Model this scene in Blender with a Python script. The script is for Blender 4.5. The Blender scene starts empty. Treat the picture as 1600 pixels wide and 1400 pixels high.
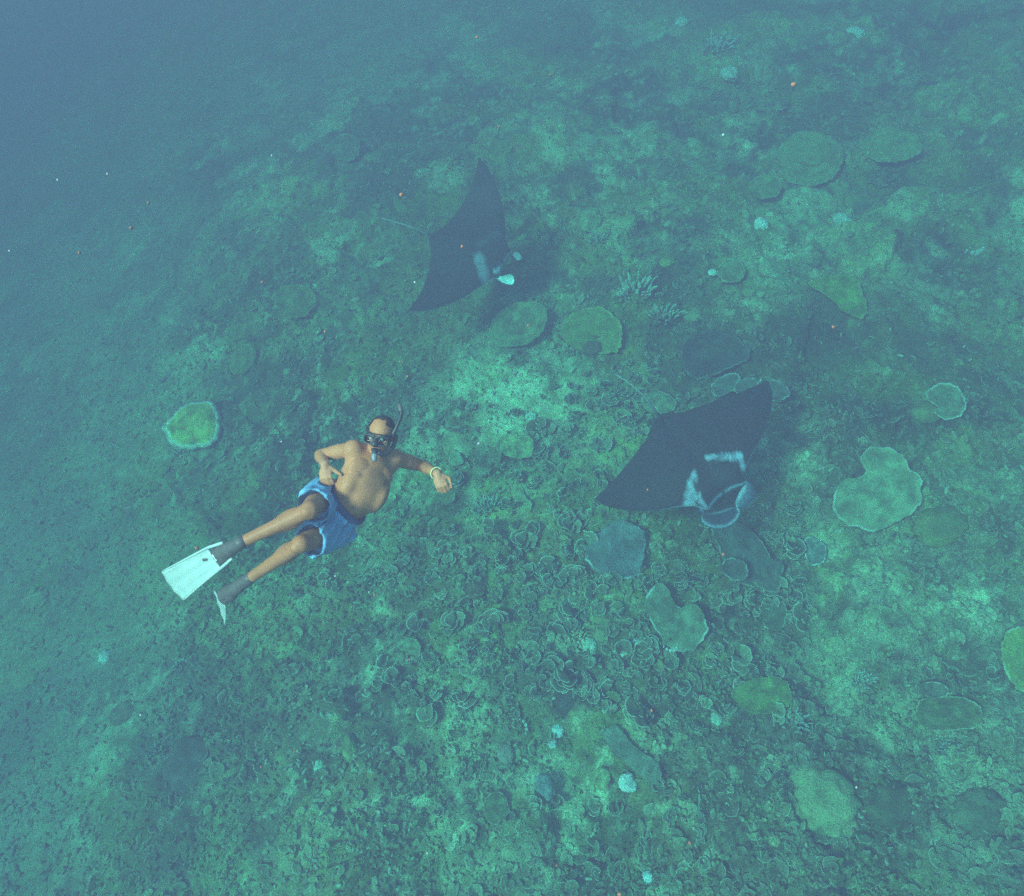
import bpy, math, random
import numpy as np
from mathutils import Vector, Matrix

random.seed(7)
rng = np.random.default_rng(11)
SC = bpy.context.scene
COL = SC.collection
rad = math.radians

# ------------------------------------------------------------------ camera
CAM_H, PITCH, ROLL, FOC = 9.5, rad(56), rad(-14), 1142.0      # focal length in pixels of a 1600 wide frame
CAM = np.array([0.0, 0.0, CAM_H])
FWD = np.array([0, math.cos(PITCH), -math.sin(PITCH)])
_r0 = np.array([1.0, 0, 0]); _u0 = np.array([0, math.sin(PITCH), math.cos(PITCH)])
RGT = math.cos(ROLL) * _r0 + math.sin(ROLL) * _u0
UPV = -math.sin(ROLL) * _r0 + math.cos(ROLL) * _u0
cam_data = bpy.data.cameras.new('camera')
cam_data.sensor_width = 36.0
cam_data.sensor_fit = 'HORIZONTAL'
cam_data.lens = 36.0 * FOC / 1600.0
cam_data.clip_start = 0.05
cam_data.clip_end = 400.0
cam = bpy.data.objects.new('camera', cam_data)
COL.objects.link(cam)
cam.matrix_world = Matrix(((RGT[0], UPV[0], -FWD[0], 0), (RGT[1], UPV[1], -FWD[1], 0), (RGT[2], UPV[2], -FWD[2], CAM_H), (0, 0, 0, 1)))
SC.camera = cam

# ------------------------------------------------------------------ sky, sun, exposure
SUN = np.array([-0.52, -0.26, 0.81]); SUN /= np.linalg.norm(SUN)
world = bpy.data.worlds.new('World')
SC.world = world
world.use_nodes = True
wn = world.node_tree.nodes; wl = world.node_tree.links
wn.clear()
sky = wn.new('ShaderNodeTexSky')
sky.sky_type = 'NISHITA'
sky.sun_disc = False
sky.sun_elevation = math.asin(SUN[2])
sky.sun_rotation = math.atan2(SUN[0], SUN[1])
bg = wn.new('ShaderNodeBackground'); bg.inputs['Strength'].default_value = 0.10
wo = wn.new('ShaderNodeOutputWorld')
wl.new(sky.outputs[0], bg.inputs['Color']); wl.new(bg.outputs[0], wo.inputs['Surface'])
sun_data = bpy.data.lights.new('sun', 'SUN')
sun_data.energy = 2.0
sun_data.angle = rad(12.0)
sun_data.color = (1.0, 0.96, 0.88)
sun = bpy.data.objects.new('sun', sun_data)
COL.objects.link(sun)
sun.rotation_euler = Vector((-SUN).tolist()).to_track_quat('-Z', 'Y').to_euler()
sun.location = (0, 0, 30)
SC.view_settings.view_transform = 'Standard'
SC.view_settings.look = 'None'
SC.view_settings.gamma = 1.0
SC.view_settings.use_curve_mapping = False
SC.view_settings.exposure = 2.5
SC.render.engine = 'CYCLES'
SC.cycles.volume_bounces = 2
SC.cycles.max_bounces = 5
SC.cycles.diffuse_bounces = 2
SC.cycles.use_denoising = False
SC.cycles.sample_clamp_indirect = 4.0

# ------------------------------------------------------------------ helpers
def ray(px, py):
    return FWD + RGT * ((px - 800) / FOC) + UPV * ((700 - py) / FOC)

def pt(px, py, d):
    """point seen in direction (px, py) at distance d along the view axis"""
    return CAM + ray(px, py) * d

def nrm(v):
    v = np.asarray(v, float)
    return v / np.linalg.norm(v)

def make_mesh(name, V, F, col=None, smooth=True):
    V = np.asarray(V, np.float32)
    me = bpy.data.meshes.new(name)
    if isinstance(F, np.ndarray):
        n, k = F.shape
        me.vertices.add(len(V)); me.vertices.foreach_set('co', V.ravel())
        me.loops.add(n * k); me.loops.foreach_set('vertex_index', F.astype(np.int32).ravel())
        me.polygons.add(n); me.polygons.foreach_set('loop_start', np.arange(0, n * k, k, dtype=np.int32))
        me.update(calc_edges=True)
    else:
        me.from_pydata(V.tolist(), [], [tuple(int(i) for i in f) for f in F])
    me.polygons.foreach_set('use_smooth', np.full(len(me.polygons), smooth))
    if col is not None:
        set_col(me, col)
    me.update()
    return me

def set_col(me, col):
    c = np.ones((len(me.vertices), 4), np.float32)
    c[:, :3] = col
    a = me.color_attributes.new('Pigment', 'FLOAT_COLOR', 'POINT')
    a.data.foreach_set('color', c.ravel())

def link(name, me, mat, parent=None, loc=(0, 0, 0)):
    o = bpy.data.objects.new(name, me)
    COL.objects.link(o)
    if mat is not None and me is not None and not me.materials:
        me.materials.append(mat)
    o.parent = parent
    o.location = loc
    return o

def tag(o, label, cat, group=None):
    o['label'] = label
    o['category'] = cat
    if group:
        o['group'] = group
    return o

def thing(name, label, cat, loc, group=None):
    o = link(name, None, None, None, loc)
    o.empty_display_size = 0.1
    return tag(o, label, cat, group)

# --- value noise in numpy
def _hash(ix, iy, seed):
    h = (ix.astype(np.int64) * 374761393 + iy.astype(np.int64) * 668265263 + seed * 974634611) & 0xFFFFFFFF
    h = ((h ^ (h >> 13)) * 1274126177) & 0xFFFFFFFF
    h = ((h ^ (h >> 16)) * 2246822519) & 0xFFFFFFFF
    return ((h ^ (h >> 15)) & 0xFFFFFF) / float(0xFFFFFF)

def vnoise(x, y, seed):
    ix = np.floor(x); iy = np.floor(y)
    fx = x - ix; fy = y - iy
    fx = fx * fx * fx * (fx * (fx * 6 - 15) + 10); fy = fy * fy * fy * (fy * (fy * 6 - 15) + 10)
    ix = ix.astype(np.int64); iy = iy.astype(np.int64)
    a = _hash(ix, iy, seed); b = _hash(ix + 1, iy, seed); c = _hash(ix, iy + 1, seed); d = _hash(ix + 1, iy + 1, seed)
    return (a * (1 - fx) + b * fx) * (1 - fy) + (c * (1 - fx) + d * fx) * fy

def fbm(x, y, seed, octv=4, gain=0.5):
    s = 0.0; a = 1.0; t = 0.0
    for i in range(octv):
        s = s + a * (vnoise(x * 2 ** i + 17.3 * i, y * 2 ** i - 9.1 * i, seed + i) * 2 - 1); t += a; a *= gain
    return s / t

def worley(x, y, cell, seed):
    """nearest jittered point: distance in cells and a random value of that cell"""
    gx = np.floor(x / cell).astype(np.int64); gy = np.floor(y / cell).astype(np.int64)
    best = np.full(x.shape, 9.0); rid = np.zeros(x.shape)
    for dx in (-1, 0, 1):
        for dy in (-1, 0, 1):
            cx = gx + dx; cy = gy + dy
            jx = (cx + _hash(cx, cy, seed)) * cell; jy = (cy + _hash(cx, cy, seed + 5)) * cell
            d = np.hypot(x - jx, y - jy) / cell
            m = d < best
            best = np.where(m, d, best); rid = np.where(m, _hash(cx, cy, seed + 9), rid)
    return best, rid

# ------------------------------------------------------------------ materials
def nt(name):
    m = bpy.data.materials.new(name)
    m.use_nodes = True
    return m, m.node_tree.nodes, m.node_tree.links, m.node_tree.nodes['Principled BSDF']

def mat_plain(name, color, rough=0.5, vary=0.15, scale=20.0, metal=0.0, bump=0.0):
    m, n, l, p = nt(name)
    tc = n.new('ShaderNodeTexCoord'); no = n.new('ShaderNodeTexNoise')
    no.inputs['Scale'].default_value = scale; no.inputs['Detail'].default_value = 5
    l.new(tc.outputs['Object'], no.inputs['Vector'])
    cr = n.new('ShaderNodeValToRGB')
    c = np.array(color)
    cr.color_ramp.elements[0].color = (*np.clip(c * (1 - vary), 0, 1), 1); cr.color_ramp.elements[0].position = 0.3
    cr.color_ramp.elements[1].color = (*np.clip(c * (1 + vary), 0, 1), 1); cr.color_ramp.elements[1].position = 0.7
    l.new(no.outputs['Fac'], cr.inputs['Fac']); l.new(cr.outputs['Color'], p.inputs['Base Color'])
    p.inputs['Roughness'].default_value = rough
    p.inputs['Metallic'].default_value = metal
    if bump:
        b = n.new('ShaderNodeBump'); b.inputs['Strength'].default_value = bump; b.inputs['Distance'].default_value = 0.01
        l.new(no.outputs['Fac'], b.inputs['Height']); l.new(b.outputs['Normal'], p.inputs['Normal'])
    return m

def mat_pigment(name, rough=0.8, scale=14.0, lo=0.55, hi=1.45, fine=90.0, bump=0.6, dist=0.02):
    """colour from the Pigment attribute, broken up by two scales of grain"""
    m, n, l, p = nt(name)
    at = n.new('ShaderNodeAttribute'); at.attribute_name = 'Pigment'
    geo = n.new('ShaderNodeNewGeometry')
    n1 = n.new('ShaderNodeTexNoise'); n1.inputs['Scale'].default_value = scale; n1.inputs['Detail'].default_value = 6
    n1.inputs['Roughness'].default_value = 0.7
    n2 = n.new('ShaderNodeTexNoise'); n2.inputs['Scale'].default_value = fine; n2.inputs['Detail'].default_value = 2
    for q in (n1, n2):
        l.new(geo.outputs['Position'], q.inputs['Vector'])
    ad = n.new('ShaderNodeMath'); ad.operation = 'ADD'
    l.new(n1.outputs['Fac'], ad.inputs[0]); l.new(n2.outputs['Fac'], ad.inputs[1])
    mr = n.new('ShaderNodeMapRange')
    mr.inputs['From Min'].default_value = 0.72; mr.inputs['From Max'].default_value = 1.28
    mr.inputs['To Min'].default_value = lo; mr.inputs['To Max'].default_value = hi
    l.new(ad.outputs[0], mr.inputs['Value'])
    mx = n.new('ShaderNodeVectorMath'); mx.operation = 'SCALE'
    l.new(at.outputs['Color'], mx.inputs[0]); l.new(mr.outputs['Result'], mx.inputs['Scale'])
    l.new(mx.outputs['Vector'], p.inputs['Base Color'])
    p.inputs['Roughness'].default_value = rough
    p.inputs['Specular IOR Level'].default_value = 0.2
    if bump:
        b = n.new('ShaderNodeBump'); b.inputs['Strength'].default_value = bump; b.inputs['Distance'].default_value = dist
        l.new(ad.outputs[0], b.inputs['Height']); l.new(b.outputs['Normal'], p.inputs['Normal'])
    return m

M_REEF = mat_pigment('reef_growth', 0.9, 9.0, 0.45, 1.55, 45.0, 0.8, 0.04)
M_CORAL = mat_pigment('coral_skin', 0.85, 9.0, 0.6, 1.4, 50.0, 0.8, 0.02)
M_MANTA = mat_pigment('manta_skin', 0.6, 3.0, 0.6, 1.4, 40.0, 0.1, 0.004)
M_SKIN = mat_pigment('tanned_skin', 0.5, 9.0, 0.86, 1.14, 120.0, 0.12, 0.004)
M_SHORTS = mat_pigment('shorts_cloth', 0.75, 10.0, 0.8, 1.2, 300.0, 0.2, 0.004)
M_BAND = mat_plain('dark_waistband', (0.02, 0.05, 0.14), 0.7)
M_RUBBER = mat_plain('black_rubber', (0.022, 0.026, 0.026), 0.45)
M_POCKET = mat_plain('dark_foot_pocket_rubber', (0.085, 0.072, 0.065), 0.55)
M_BLADE = mat_plain('pale_fin_plastic', (0.40, 0.47, 0.45), 0.4, 0.12, 8.0)
M_SILVER = mat_plain('pale_mask_trim', (0.75, 0.77, 0.75), 0.3)
M_GREY = mat_plain('grey_silicone', (0.17, 0.18, 0.19), 0.4)
M_HAIR = mat_plain('dark_hair', (0.025, 0.018, 0.014), 0.6, 0.4, 60.0, 0, 0.4)
M_EYE = mat_plain('eye_white', (0.75, 0.73, 0.7), 0.2, 0.02)
M_IRIS = mat_plain('dark_iris', (0.05, 0.03, 0.02), 0.2)
M_CORD = mat_plain('straw_coloured_cord', (0.65, 0.52, 0.25), 0.7)
M_SPECK = mat_plain('orange_speck', (0.25, 0.105, 0.065), 0.8)
M_SPECKW = mat_plain('white_speck', (0.26, 0.31, 0.30), 0.8)
m, n, l, p = nt('mask_glass')
tr = n.new('ShaderNodeBsdfTransparent'); tr.inputs['Color'].default_value = (.82, .88, .88, 1)
gl = n.new('ShaderNodeBsdfGlossy'); gl.inputs['Roughness'].default_value = .12
fr = n.new('ShaderNodeFresnel'); fr.inputs['IOR'].default_value = 1.25
mxs = n.new('ShaderNodeMixShader')
l.new(fr.outputs[0], mxs.inputs[0]); l.new(tr.outputs[0], mxs.inputs[1]); l.new(gl.outputs[0], mxs.inputs[2])
l.new(mxs.outputs[0], n['Material Output'].inputs['Surface'])
M_GLASS = m

# ------------------------------------------------------------------ the water's own haze
hz = bpy.data.materials.new('sea_water_haze')
hz.use_nodes = True
hz.node_tree.nodes.clear()
pv = hz.node_tree.nodes.new('ShaderNodeVolumePrincipled')
ho = hz.node_tree.nodes.new('ShaderNodeOutputMaterial')
pv.inputs['Color'].default_value = (0.106, 0.085, 0.137, 1)
pv.inputs['Absorption Color'].default_value = (0.0, 0.336, 0.254, 1)
pv.inputs['Density'].default_value = 0.176
pv.inputs['Anisotropy'].default_value = 0.0
hz.node_tree.links.new(pv.outputs[0], ho.inputs['Volume'])
XE, YE0, YE1 = 62.0, -40.0, 75.0
x0, x1, y0, y1, z0, z1 = -XE - 2, XE + 2, YE0 - 2, YE1 + 2, -16.0, CAM_H + 0.6
bv = [(x, y, z) for z in (z0, z1) for y in (y0, y1) for x in (x0, x1)]
haze = link('haze', make_mesh('haze', bv, [(0, 2, 3, 1), (4, 5, 7, 6), (0, 1, 5, 4), (2, 6, 7, 3), (0, 4, 6, 2), (1, 3, 7, 5)], smooth=False), hz)
haze['kind'] = 'stuff'

# ------------------------------------------------------------------ the seabed
def softplus(x, w):
    return w * np.log1p(np.exp(np.clip(x / w, -40, 40)))

def base_z(x, y):
    x = np.asarray(x, float); y = np.asarray(y, float)
    z = -0.27 * softplus(-(x + 3.8), 1.5) - 0.10 * softplus(y - 12.0, 3.0)
    z = np.maximum(z, -12.0 + 0.0 * x)
    z = z + 0.30 * fbm(x * 0.22, y * 0.22, 3, 2)
    return z

def hazy_sand(x, y):
    """0 on the coral, 1 on the left and far rubble slope, paled to carry brighter haze"""
    q = np.maximum((-3.6 - x) / 4.5, (y - 15.0) / 9.0) + .35 * fbm(x * .45, y * .45, 130, 3)
    q = np.clip(q, 0, 1)
    return q * q * (3 - 2 * q)

def ground(x, y, full=False):
    x = np.asarray(x, float); y = np.asarray(y, float)
    z = base_z(x, y)
    wx = x + 0.18 * fbm(x * 1.7, y * 1.7, 40, 2); wy = y + 0.18 * fbm(x * 1.7 + 5, y * 1.7, 44, 2)
    d1, r1 = worley(wx, wy, 1.05, 21)
    d2, r2 = worley(wx, wy, 0.36, 33)
    d3, r3 = worley(wx, wy, 0.13, 57)
    am = 1 - 0.75 * hazy_sand(x, y)
    z = z + am * 0.25 * r1 * np.sqrt(np.clip(1 - d1 * d1, 0, 1)) + am * 0.10 * (0.3 + r2) * np.sqrt(np.clip(1 - d2 * d2, 0, 1))
    z = z + am * 0.042 * (0.3 + r3) * np.sqrt(np.clip(1 - d3 * d3, 0, 1)) + am * 0.05 * fbm(x * 4, y * 4, 70, 3, 0.6)
    if full:
        return z, r1, r2, r3
    return z

def hit(px, py, lift=0.0):
    """where the line of sight meets the smooth reef"""
    d = ray(px, py); t = 5.0
    for i in range(60):
        P = CAM + d * t
        t = t + (P[2] - float(base_z(P[0], P[1])) - lift) / -d[2] * 0.8
    return CAM + d * t

def axis(dense0, dense1, step, end0, end1):
    a = list(np.arange(dense0, dense1, step))
    s = step; v = dense1; hi = []
    while v < end1:
        hi.append(v); s *= 1.12; v += s
    hi.append(end1)
    s = step; v = dense0; lo = []
    while v > end0:
        s *= 1.12; v -= s; lo.append(max(v, end0))
    return np.array(sorted(set(lo + a + hi)))

gx = np.concatenate([np.arange(-14.0, -8.0, 0.07), np.arange(-8.0, 8.0, 0.037), np.arange(8.0, 14.0, 0.06)])
_g = axis(-14.0, 14.0, 0.07, -XE, XE)
gx = np.array(sorted(set(list(_g[(_g < -14.01) | (_g > 14.01)]) + list(gx))))
_ya = np.concatenate([np.arange(-1.5, 7, 0.036), np.arange(7, 13, 0.05), np.arange(13, 24, 0.08)])
_yh = []; v, s = 24.0, 0.1
while v < YE1:
    _yh.append(v); s *= 1.12; v += s
_yh.append(YE1)
_yl = []; v, s = -1.5, 0.04
while v > YE0:
    s *= 1.15; v -= s; _yl.append(max(v, YE0))
gy = np.array(sorted(set(_yl + list(_ya) + _yh)))
X, Y = np.meshgrid(gx, gy)
Z, r1, r2, r3 = ground(X.ravel(), Y.ravel(), True)
x, y = X.ravel(), Y.ravel()

PAL = np.array([(0.050, 0.055, 0.035), (0.085, 0.115, 0.050), (0.13, 0.20, 0.085), (0.10, 0.12, 0.085), (0.17, 0.22, 0.13), (0.065, 0.050, 0.040), (0.21, 0.27, 0.12)])
def pal(r):
    return PAL[np.minimum((r * len(PAL)).astype(int), len(PAL) - 1)]
C = 0.30 * pal(r1) + 0.40 * pal(r2) + 0.30 * pal(r3)
patch = fbm(x * 0.5, y * 0.5, 90, 4, 0.6)
C = C * (0.85 + 1.1 * np.clip(patch, -0.5, 0.8))[:, None]
warm = np.clip(fbm(x * 0.9 - 12, y * 0.9 + 4, 97, 4) * 3 - .5, 0, .8)[:, None]
C = C * (1 - warm) + warm * np.array((0.17, 0.155, 0.07))
green = np.clip(fbm(x * 0.8 + 30, y * 0.8, 95, 4) * 2.6 - .2, 0, 1)[:, None]
C = C * (1 - 0.5 * green) + 0.5 * green * np.array((0.11, 0.20, 0.055))
brown = np.clip(fbm(x * 0.65 + 60, y * 0.65 - 20, 99, 4, .6) * 3 - .25, 0, .8)[:, None]
C = C * (1 - brown) + brown * np.array((0.062, 0.055, 0.045))
speck = np.clip((fbm(x * 5.0, y * 5.0, 101, 4, 0.75) - 0.16) * 3.5, 0, 1) * np.clip(0.45 + 1.4 * fbm(x * 0.7, y * 0.7, 110, 3), 0, 1)
# pale rubble lies where the photograph has its light patches
PATCHES = [(825, 605, 105, 85, .7), (770, 645, 100, 55, .55), (835, 690, 85, 65, .4), (730, 590, 80, 60, .3), (985, 385, 60, 60, .45), (1130, 110, 60, 50, .5), (1190, 440, 120, 80, .3), (1250, 370, 90, 50, .45), (760, 795, 30, 25, .7),
           (1330, 1130, 130, 60, .45), (1500, 1190, 120, 60, .45), (1400, 970, 120, 60, .35), (330, 690, 120, 30, .35), (735, 1190, 60, 60, .5), (540, 1080, 60, 80, .25), (880, 1010, 60, 25, .5),
           (1300, 880, 80, 50, .45), (740, 1330, 70, 60, .4), (590, 905, 30, 30, .6), (420, 940, 50, 50, .25), (1020, 1170, 60, 40, .4), (1520, 960, 70, 40, .4), (500, 1330, 120, 50, .25), (1560, 1330, 120, 60, .3), (1200, 1200, 40, 30, .3), (700, 1110, 80, 40, .25)]
pale = np.zeros(len(x))
for (px, py, sx, sy, a) in PATCHES:
    P = hit(px, py); D = np.linalg.norm(P - CAM)
    rx = sx * D / FOC * 1.05; ry = sy * D / FOC * 1.35
    pale += a * np.exp(-(((x - P[0]) / rx) ** 2 + ((y - P[1]) / ry) ** 2) * 1.2)
soft = np.clip(fbm(x * 0.75 + 80, y * 0.75 + 15, 150, 5, .62) * 2.6 - .35, 0, .55)
pale = np.clip(np.maximum(pale, soft) * np.clip(0.55 + 1.5 * fbm(x * 2.2, y * 2.2, 120, 4, 0.7), 0, 1.3) + 0.55 * speck, 0, 1)[:, None]
C = C * (1 - pale) + pale * np.array((0.42, 0.50, 0.38))
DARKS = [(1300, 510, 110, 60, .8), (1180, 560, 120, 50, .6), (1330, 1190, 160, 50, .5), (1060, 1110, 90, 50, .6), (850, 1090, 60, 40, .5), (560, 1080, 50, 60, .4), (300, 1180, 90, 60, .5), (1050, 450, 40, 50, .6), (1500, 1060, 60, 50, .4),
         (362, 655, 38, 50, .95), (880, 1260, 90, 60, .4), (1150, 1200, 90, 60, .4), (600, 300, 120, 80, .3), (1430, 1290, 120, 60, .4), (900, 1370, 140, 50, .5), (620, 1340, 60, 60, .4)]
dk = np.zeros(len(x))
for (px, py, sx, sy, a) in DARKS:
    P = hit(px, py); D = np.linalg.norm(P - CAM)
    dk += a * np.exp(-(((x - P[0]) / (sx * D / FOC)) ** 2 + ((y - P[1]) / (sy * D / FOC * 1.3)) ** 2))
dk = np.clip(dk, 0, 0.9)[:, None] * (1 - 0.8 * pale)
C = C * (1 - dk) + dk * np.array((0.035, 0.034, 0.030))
sd = (hazy_sand(x, y) * np.clip(.62 + .5 * fbm(x * .9, y * .9, 140, 4, .6), .2, .8))[:, None]
C = C * (1 - sd) + sd * np.array((.17, .215, .195))  # pale slope tone, with the brighter haze there put into the ground colour
nx, ny = len(gx), len(gy)
i = (np.arange(ny - 1)[:, None] * nx + np.arange(nx - 1)[None, :]).ravel()
F = np.stack([i, i + 1, i + nx + 1, i + nx], 1)
C = np.clip(C * np.array((1.9, 1.92, 1.6)) * .86, .01, .8)
CGRID = C.reshape(ny, nx, 3)
def ground_colour(a, b):
    return CGRID[min(np.searchsorted(gy, b), ny - 1), min(np.searchsorted(gx, a), nx - 1)]
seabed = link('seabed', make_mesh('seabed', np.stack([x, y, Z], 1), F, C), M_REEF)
seabed['kind'] = 'structure'

# ------------------------------------------------------------------ plate corals
def smooth_loop(P, n=88):
    """closed Catmull-Rom through the outline"""
    P = np.asarray(P, float); m = len(P); out = []
    for k in range(n):
        t = k * m / n; i = int(t); f = t - i
        a, b, c, d = P[(i - 1) % m], P[i % m], P[(i + 1) % m], P[(i + 2) % m]
        out.append(0.5 * (2 * b + (c - a) * f + (2 * a - 5 * b + 4 * c - d) * f * f + (3 * b - a - 3 * c + d) * f ** 3))
    return np.array(out)

def plate_mesh(outl, thick, bowl, col, rim, seed, rimw=0.05, mottled=0.2):
    """outl: closed loop (n,2) in the plate's own plane, centred; a thin dish with a pale growing rim, closed underneath"""
    n = len(outl); rings = [0.0, 0.1, 0.2, 0.3, 0.38, 0.46, 0.54, 0.61, 0.68, 0.75, 0.81, 0.87, 1 - 2.0 * rimw if rimw < .06 else .9 - rimw * .3, 1 - rimw, 1.0]
    rings = sorted(set(q for q in rings if q <= 1 - rimw or q == 1.0))
    R = np.hypot(outl[:, 0], outl[:, 1]).mean()
    V = []; K = []
    lobes = fbm(np.cos(np.linspace(0, 2 * np.pi, n, endpoint=False)) * 2.2 + seed, np.sin(np.linspace(0, 2 * np.pi, n, endpoint=False)) * 2.2, 200 + seed, 3)
    for side in (1, -1):
        for f in rings[1:] if side > 0 else rings[-2:0:-1]:
            p2 = outl * f
            z = bowl * R * f * f + 0.022 * R * math.sin(f * 40 + seed) * f + 0.010 * R * np.sin(np.arange(n) * 2 * np.pi / n * 22) * f + 0.10 * R * lobes * f ** 3 + 0.03 * R * fbm(p2[:, 0] * 5 / R + seed, p2[:, 1] * 5 / R, 210 + seed, 3)
            if side < 0:
                z = z - thick * (1.5 - f)
            V.append(np.column_stack([p2, z]))
            base = np.array(col) * 1.05 * (1 + mottled * 2.2 * fbm(p2[:, 0] * 3.0 / R + seed, p2[:, 1] * 3.0 / R, 220 + seed, 4) + .10 * math.sin(f * 21 + seed))[:, None]
            stain = np.clip(fbm(p2[:, 0] * 2.2 / R - seed, p2[:, 1] * 2.2 / R + 3, 225 + seed, 4) * 3 - .5, 0, .4)[:, None]
            base = base * (1 - stain) + stain * np.array((.10, .13, .075))
            w = np.full(n, .9) if rimw > .14 and f > 1 - rimw * 1.05 else (1.0 if f > 1 - rimw * 1.05 else 0.0) * np.clip(1.9 * vnoise(np.abs(np.arange(n) - n / 2) * 0.21, np.full(n, 1.7 * seed), 230) - 0.35, 0.05, 0.9)
            K.append(base * (1 - w[:, None]) + np.array(rim) * w[:, None])
    nr = len(V)
    top = len(V) * n
    V = np.concatenate(V + [np.array([[0, 0, 0.0], [0, 0, -thick * 1.5]])]); K = np.concatenate(K + [np.array([col, col])])
    F = []
    for r in range(nr - 1):
        for k in range(n):
            F.append((r * n + k, (r * n + (k + 1) % n), (r + 1) * n + (k + 1) % n, (r + 1) * n + k))
    F = [(a, b, c, d)[::-1] for a, b, c, d in F]
    for k in range(n):
        F.append((top, k, (k + 1) % n)); F.append((top + 1, (nr - 1) * n + (k + 1) % n, (nr - 1) * n + k))
    return V, F, np.clip(K, 0.01, 0.9)

def tube(path, radii, seg=8):
    path = np.asarray(path, float); radii = np.broadcast_to(np.asarray(radii, float), (len(path),))
    T = np.gradient(path, axis=0); T /= np.linalg.norm(T, axis=1)[:, None]
    a = np.cross(T[0], [0.31, 0.2, 0.93]); a /= np.linalg.norm(a)
    V = []; F = []
    for k in range(len(path)):
        a = a - T[k] * (a @ T[k]); a /= np.linalg.norm(a); b = np.cross(T[k], a)
        for j in range(seg):
            w = 2 * np.pi * j / seg
            V.append(path[k] + radii[k] * (a * math.cos(w) + b * math.sin(w)))
    for k in range(len(path) - 1):
        for j in range(seg):
            F.append((k * seg + j, k * seg + (j + 1) % seg, (k + 1) * seg + (j + 1) % seg, (k + 1) * seg + j))
    F.append(tuple(range(seg))[::-1]); F.append(tuple((len(path) - 1) * seg + j for j in range(seg)))
    return np.array(V), F

def terrain_normal(x, y, e=0.8):
    return nrm((-(base_z(x + e, y) - base_z(x - e, y)) / (2 * e), -(base_z(x, y + e) - base_z(x, y - e)) / (2 * e), 1.0))

_pc = [0]
PLATES = []
def plate_coral(label, outline, col, rim, bowl=0.08, thick=0.03, tilt=0.25, rimw=0.05, lift=0.1, mottled=0.3):
    _pc[0] += 1; seed = _pc[0]
    o = np.asarray(outline, float)
    c = o.mean(0)
    P = hit(c[0], c[1], 0.25)
    N = nrm(terrain_normal(P[0], P[1]) + tilt * nrm(CAM - P) * np.array([1, 1, 0.2]))
    a = nrm(np.cross([0, 1, 0.0], N)); b = np.cross(N, a)
    for rep in range(2):
        pl = []
        for q in o:
            d = ray(*q); t = ((P - CAM) @ N) / (d @ N); Q = CAM + d * t - P
            pl.append((Q @ a, Q @ b))
        pl = np.array(pl)
        G = P + pl[:, :1] * a + pl[:, 1:] * b; G2 = P + 0.5 * (pl[:, :1] * a + pl[:, 1:] * b)
        need = np.concatenate([ground(G[:, 0], G[:, 1]) - G[:, 2], ground(G2[:, 0], G2[:, 1]) - G2[:, 2]])
        up = np.quantile(need, 0.97) + lift * 0.5
        d = ray(*c); P = P + d / d[2] * up
    area = pl[:, 0] @ np.roll(pl[:, 1], -1) - pl[:, 1] @ np.roll(pl[:, 0], -1)
    if area < 0:
        pl = pl[::-1]
    L = smooth_loop(pl)
    th = np.arange(len(L)); L = L * (1 + 0.035 * (vnoise(th * 0.45, th * 0 + seed, 250) - 0.5) * 2 + 0.035 * (vnoise(th * 0.9, th * 0 + seed, 255) - 0.5) * 2)[:, None]
    V, F, K = plate_mesh(L, thick, bowl, col, rim, seed, rimw, mottled)
    W = V[:, :1] * a + V[:, 1:2] * b + V[:, 2:] * N
    gz = float(ground(P[0], P[1])) - 0.1
    root = thing('plate_coral', label, 'plate coral', (P[0], P[1], gz), 'plate corals on the reef')
    off = np.array([0, 0, P[2] - gz])
    link('plate', make_mesh('plate', W + off, F, K), M_CORAL, root)
    R = np.hypot(L[:, 0], L[:, 1]).mean()
    PLATES.append((P[0], P[1], R))
    sv, sf = tube([(0, 0, 0), (0, 0, off[2] * 0.5), tuple(off - N * thick * 1.2)], [R * 0.28, R * 0.2, R * 0.4], 10)
    link('stalk', make_mesh('stalk', sv, sf, np.tile(np.array(col) * 0.9, (len(sv), 1))), M_CORAL, root)
    return root

def ell(cx, cy, rx, ry, rot=0, n=10, j=0.1, seed=1):
    r = random.Random(seed * 77 + int(cx)); o = []
    for k in range(n):
        w = 2 * math.pi * k / n; f = 1 + r.uniform(-j, j)
        u, v = rx * math.cos(w) * f, ry * math.sin(w) * f
        o.append((cx + u * math.cos(rot) - v * math.sin(rot), cy + u * math.sin(rot) + v * math.cos(rot)))
    return o

GREEN, PGREEN, YGREEN, BGREY, DARK, PRIM, DGREEN = (.17, .27, .085), (.24, .34, .19), (.20, .27, .085), (.15, .20, .21), (.060, .055, .055), (.60, .70, .58), (.10, .20, .06)
plate_coral('large heart-shaped pale green plate coral with a notch, right of the chevron-marked ray', [(1300, 790), (1306, 766), (1320, 750), (1340, 746), (1352, 736), (1346, 727), (1343, 715), (1350, 704), (1370, 699), (1395, 702), (1410, 715), (1420, 735), (1437, 745), (1442, 766), (1438, 790), (1421, 806), (1400, 820), (1370, 833), (1340, 829), (1315, 815)], PGREEN, PRIM, 0.06, tilt=.3, rimw=.035)
plate_coral('round green plate coral with a bite out of one side and a bright thin rim', [(1455, 630), (1447, 623), (1447, 612), (1458, 603), (1475, 599), (1492, 602), (1505, 615), (1510, 630), (1506, 645), (1493, 655), (1475, 657), (1463, 651), (1459, 643), (1465, 636)], (.17, .27, .15), (.65, .8, .65), 0.05, tilt=.3, rimw=.06, lift=.2)
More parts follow.
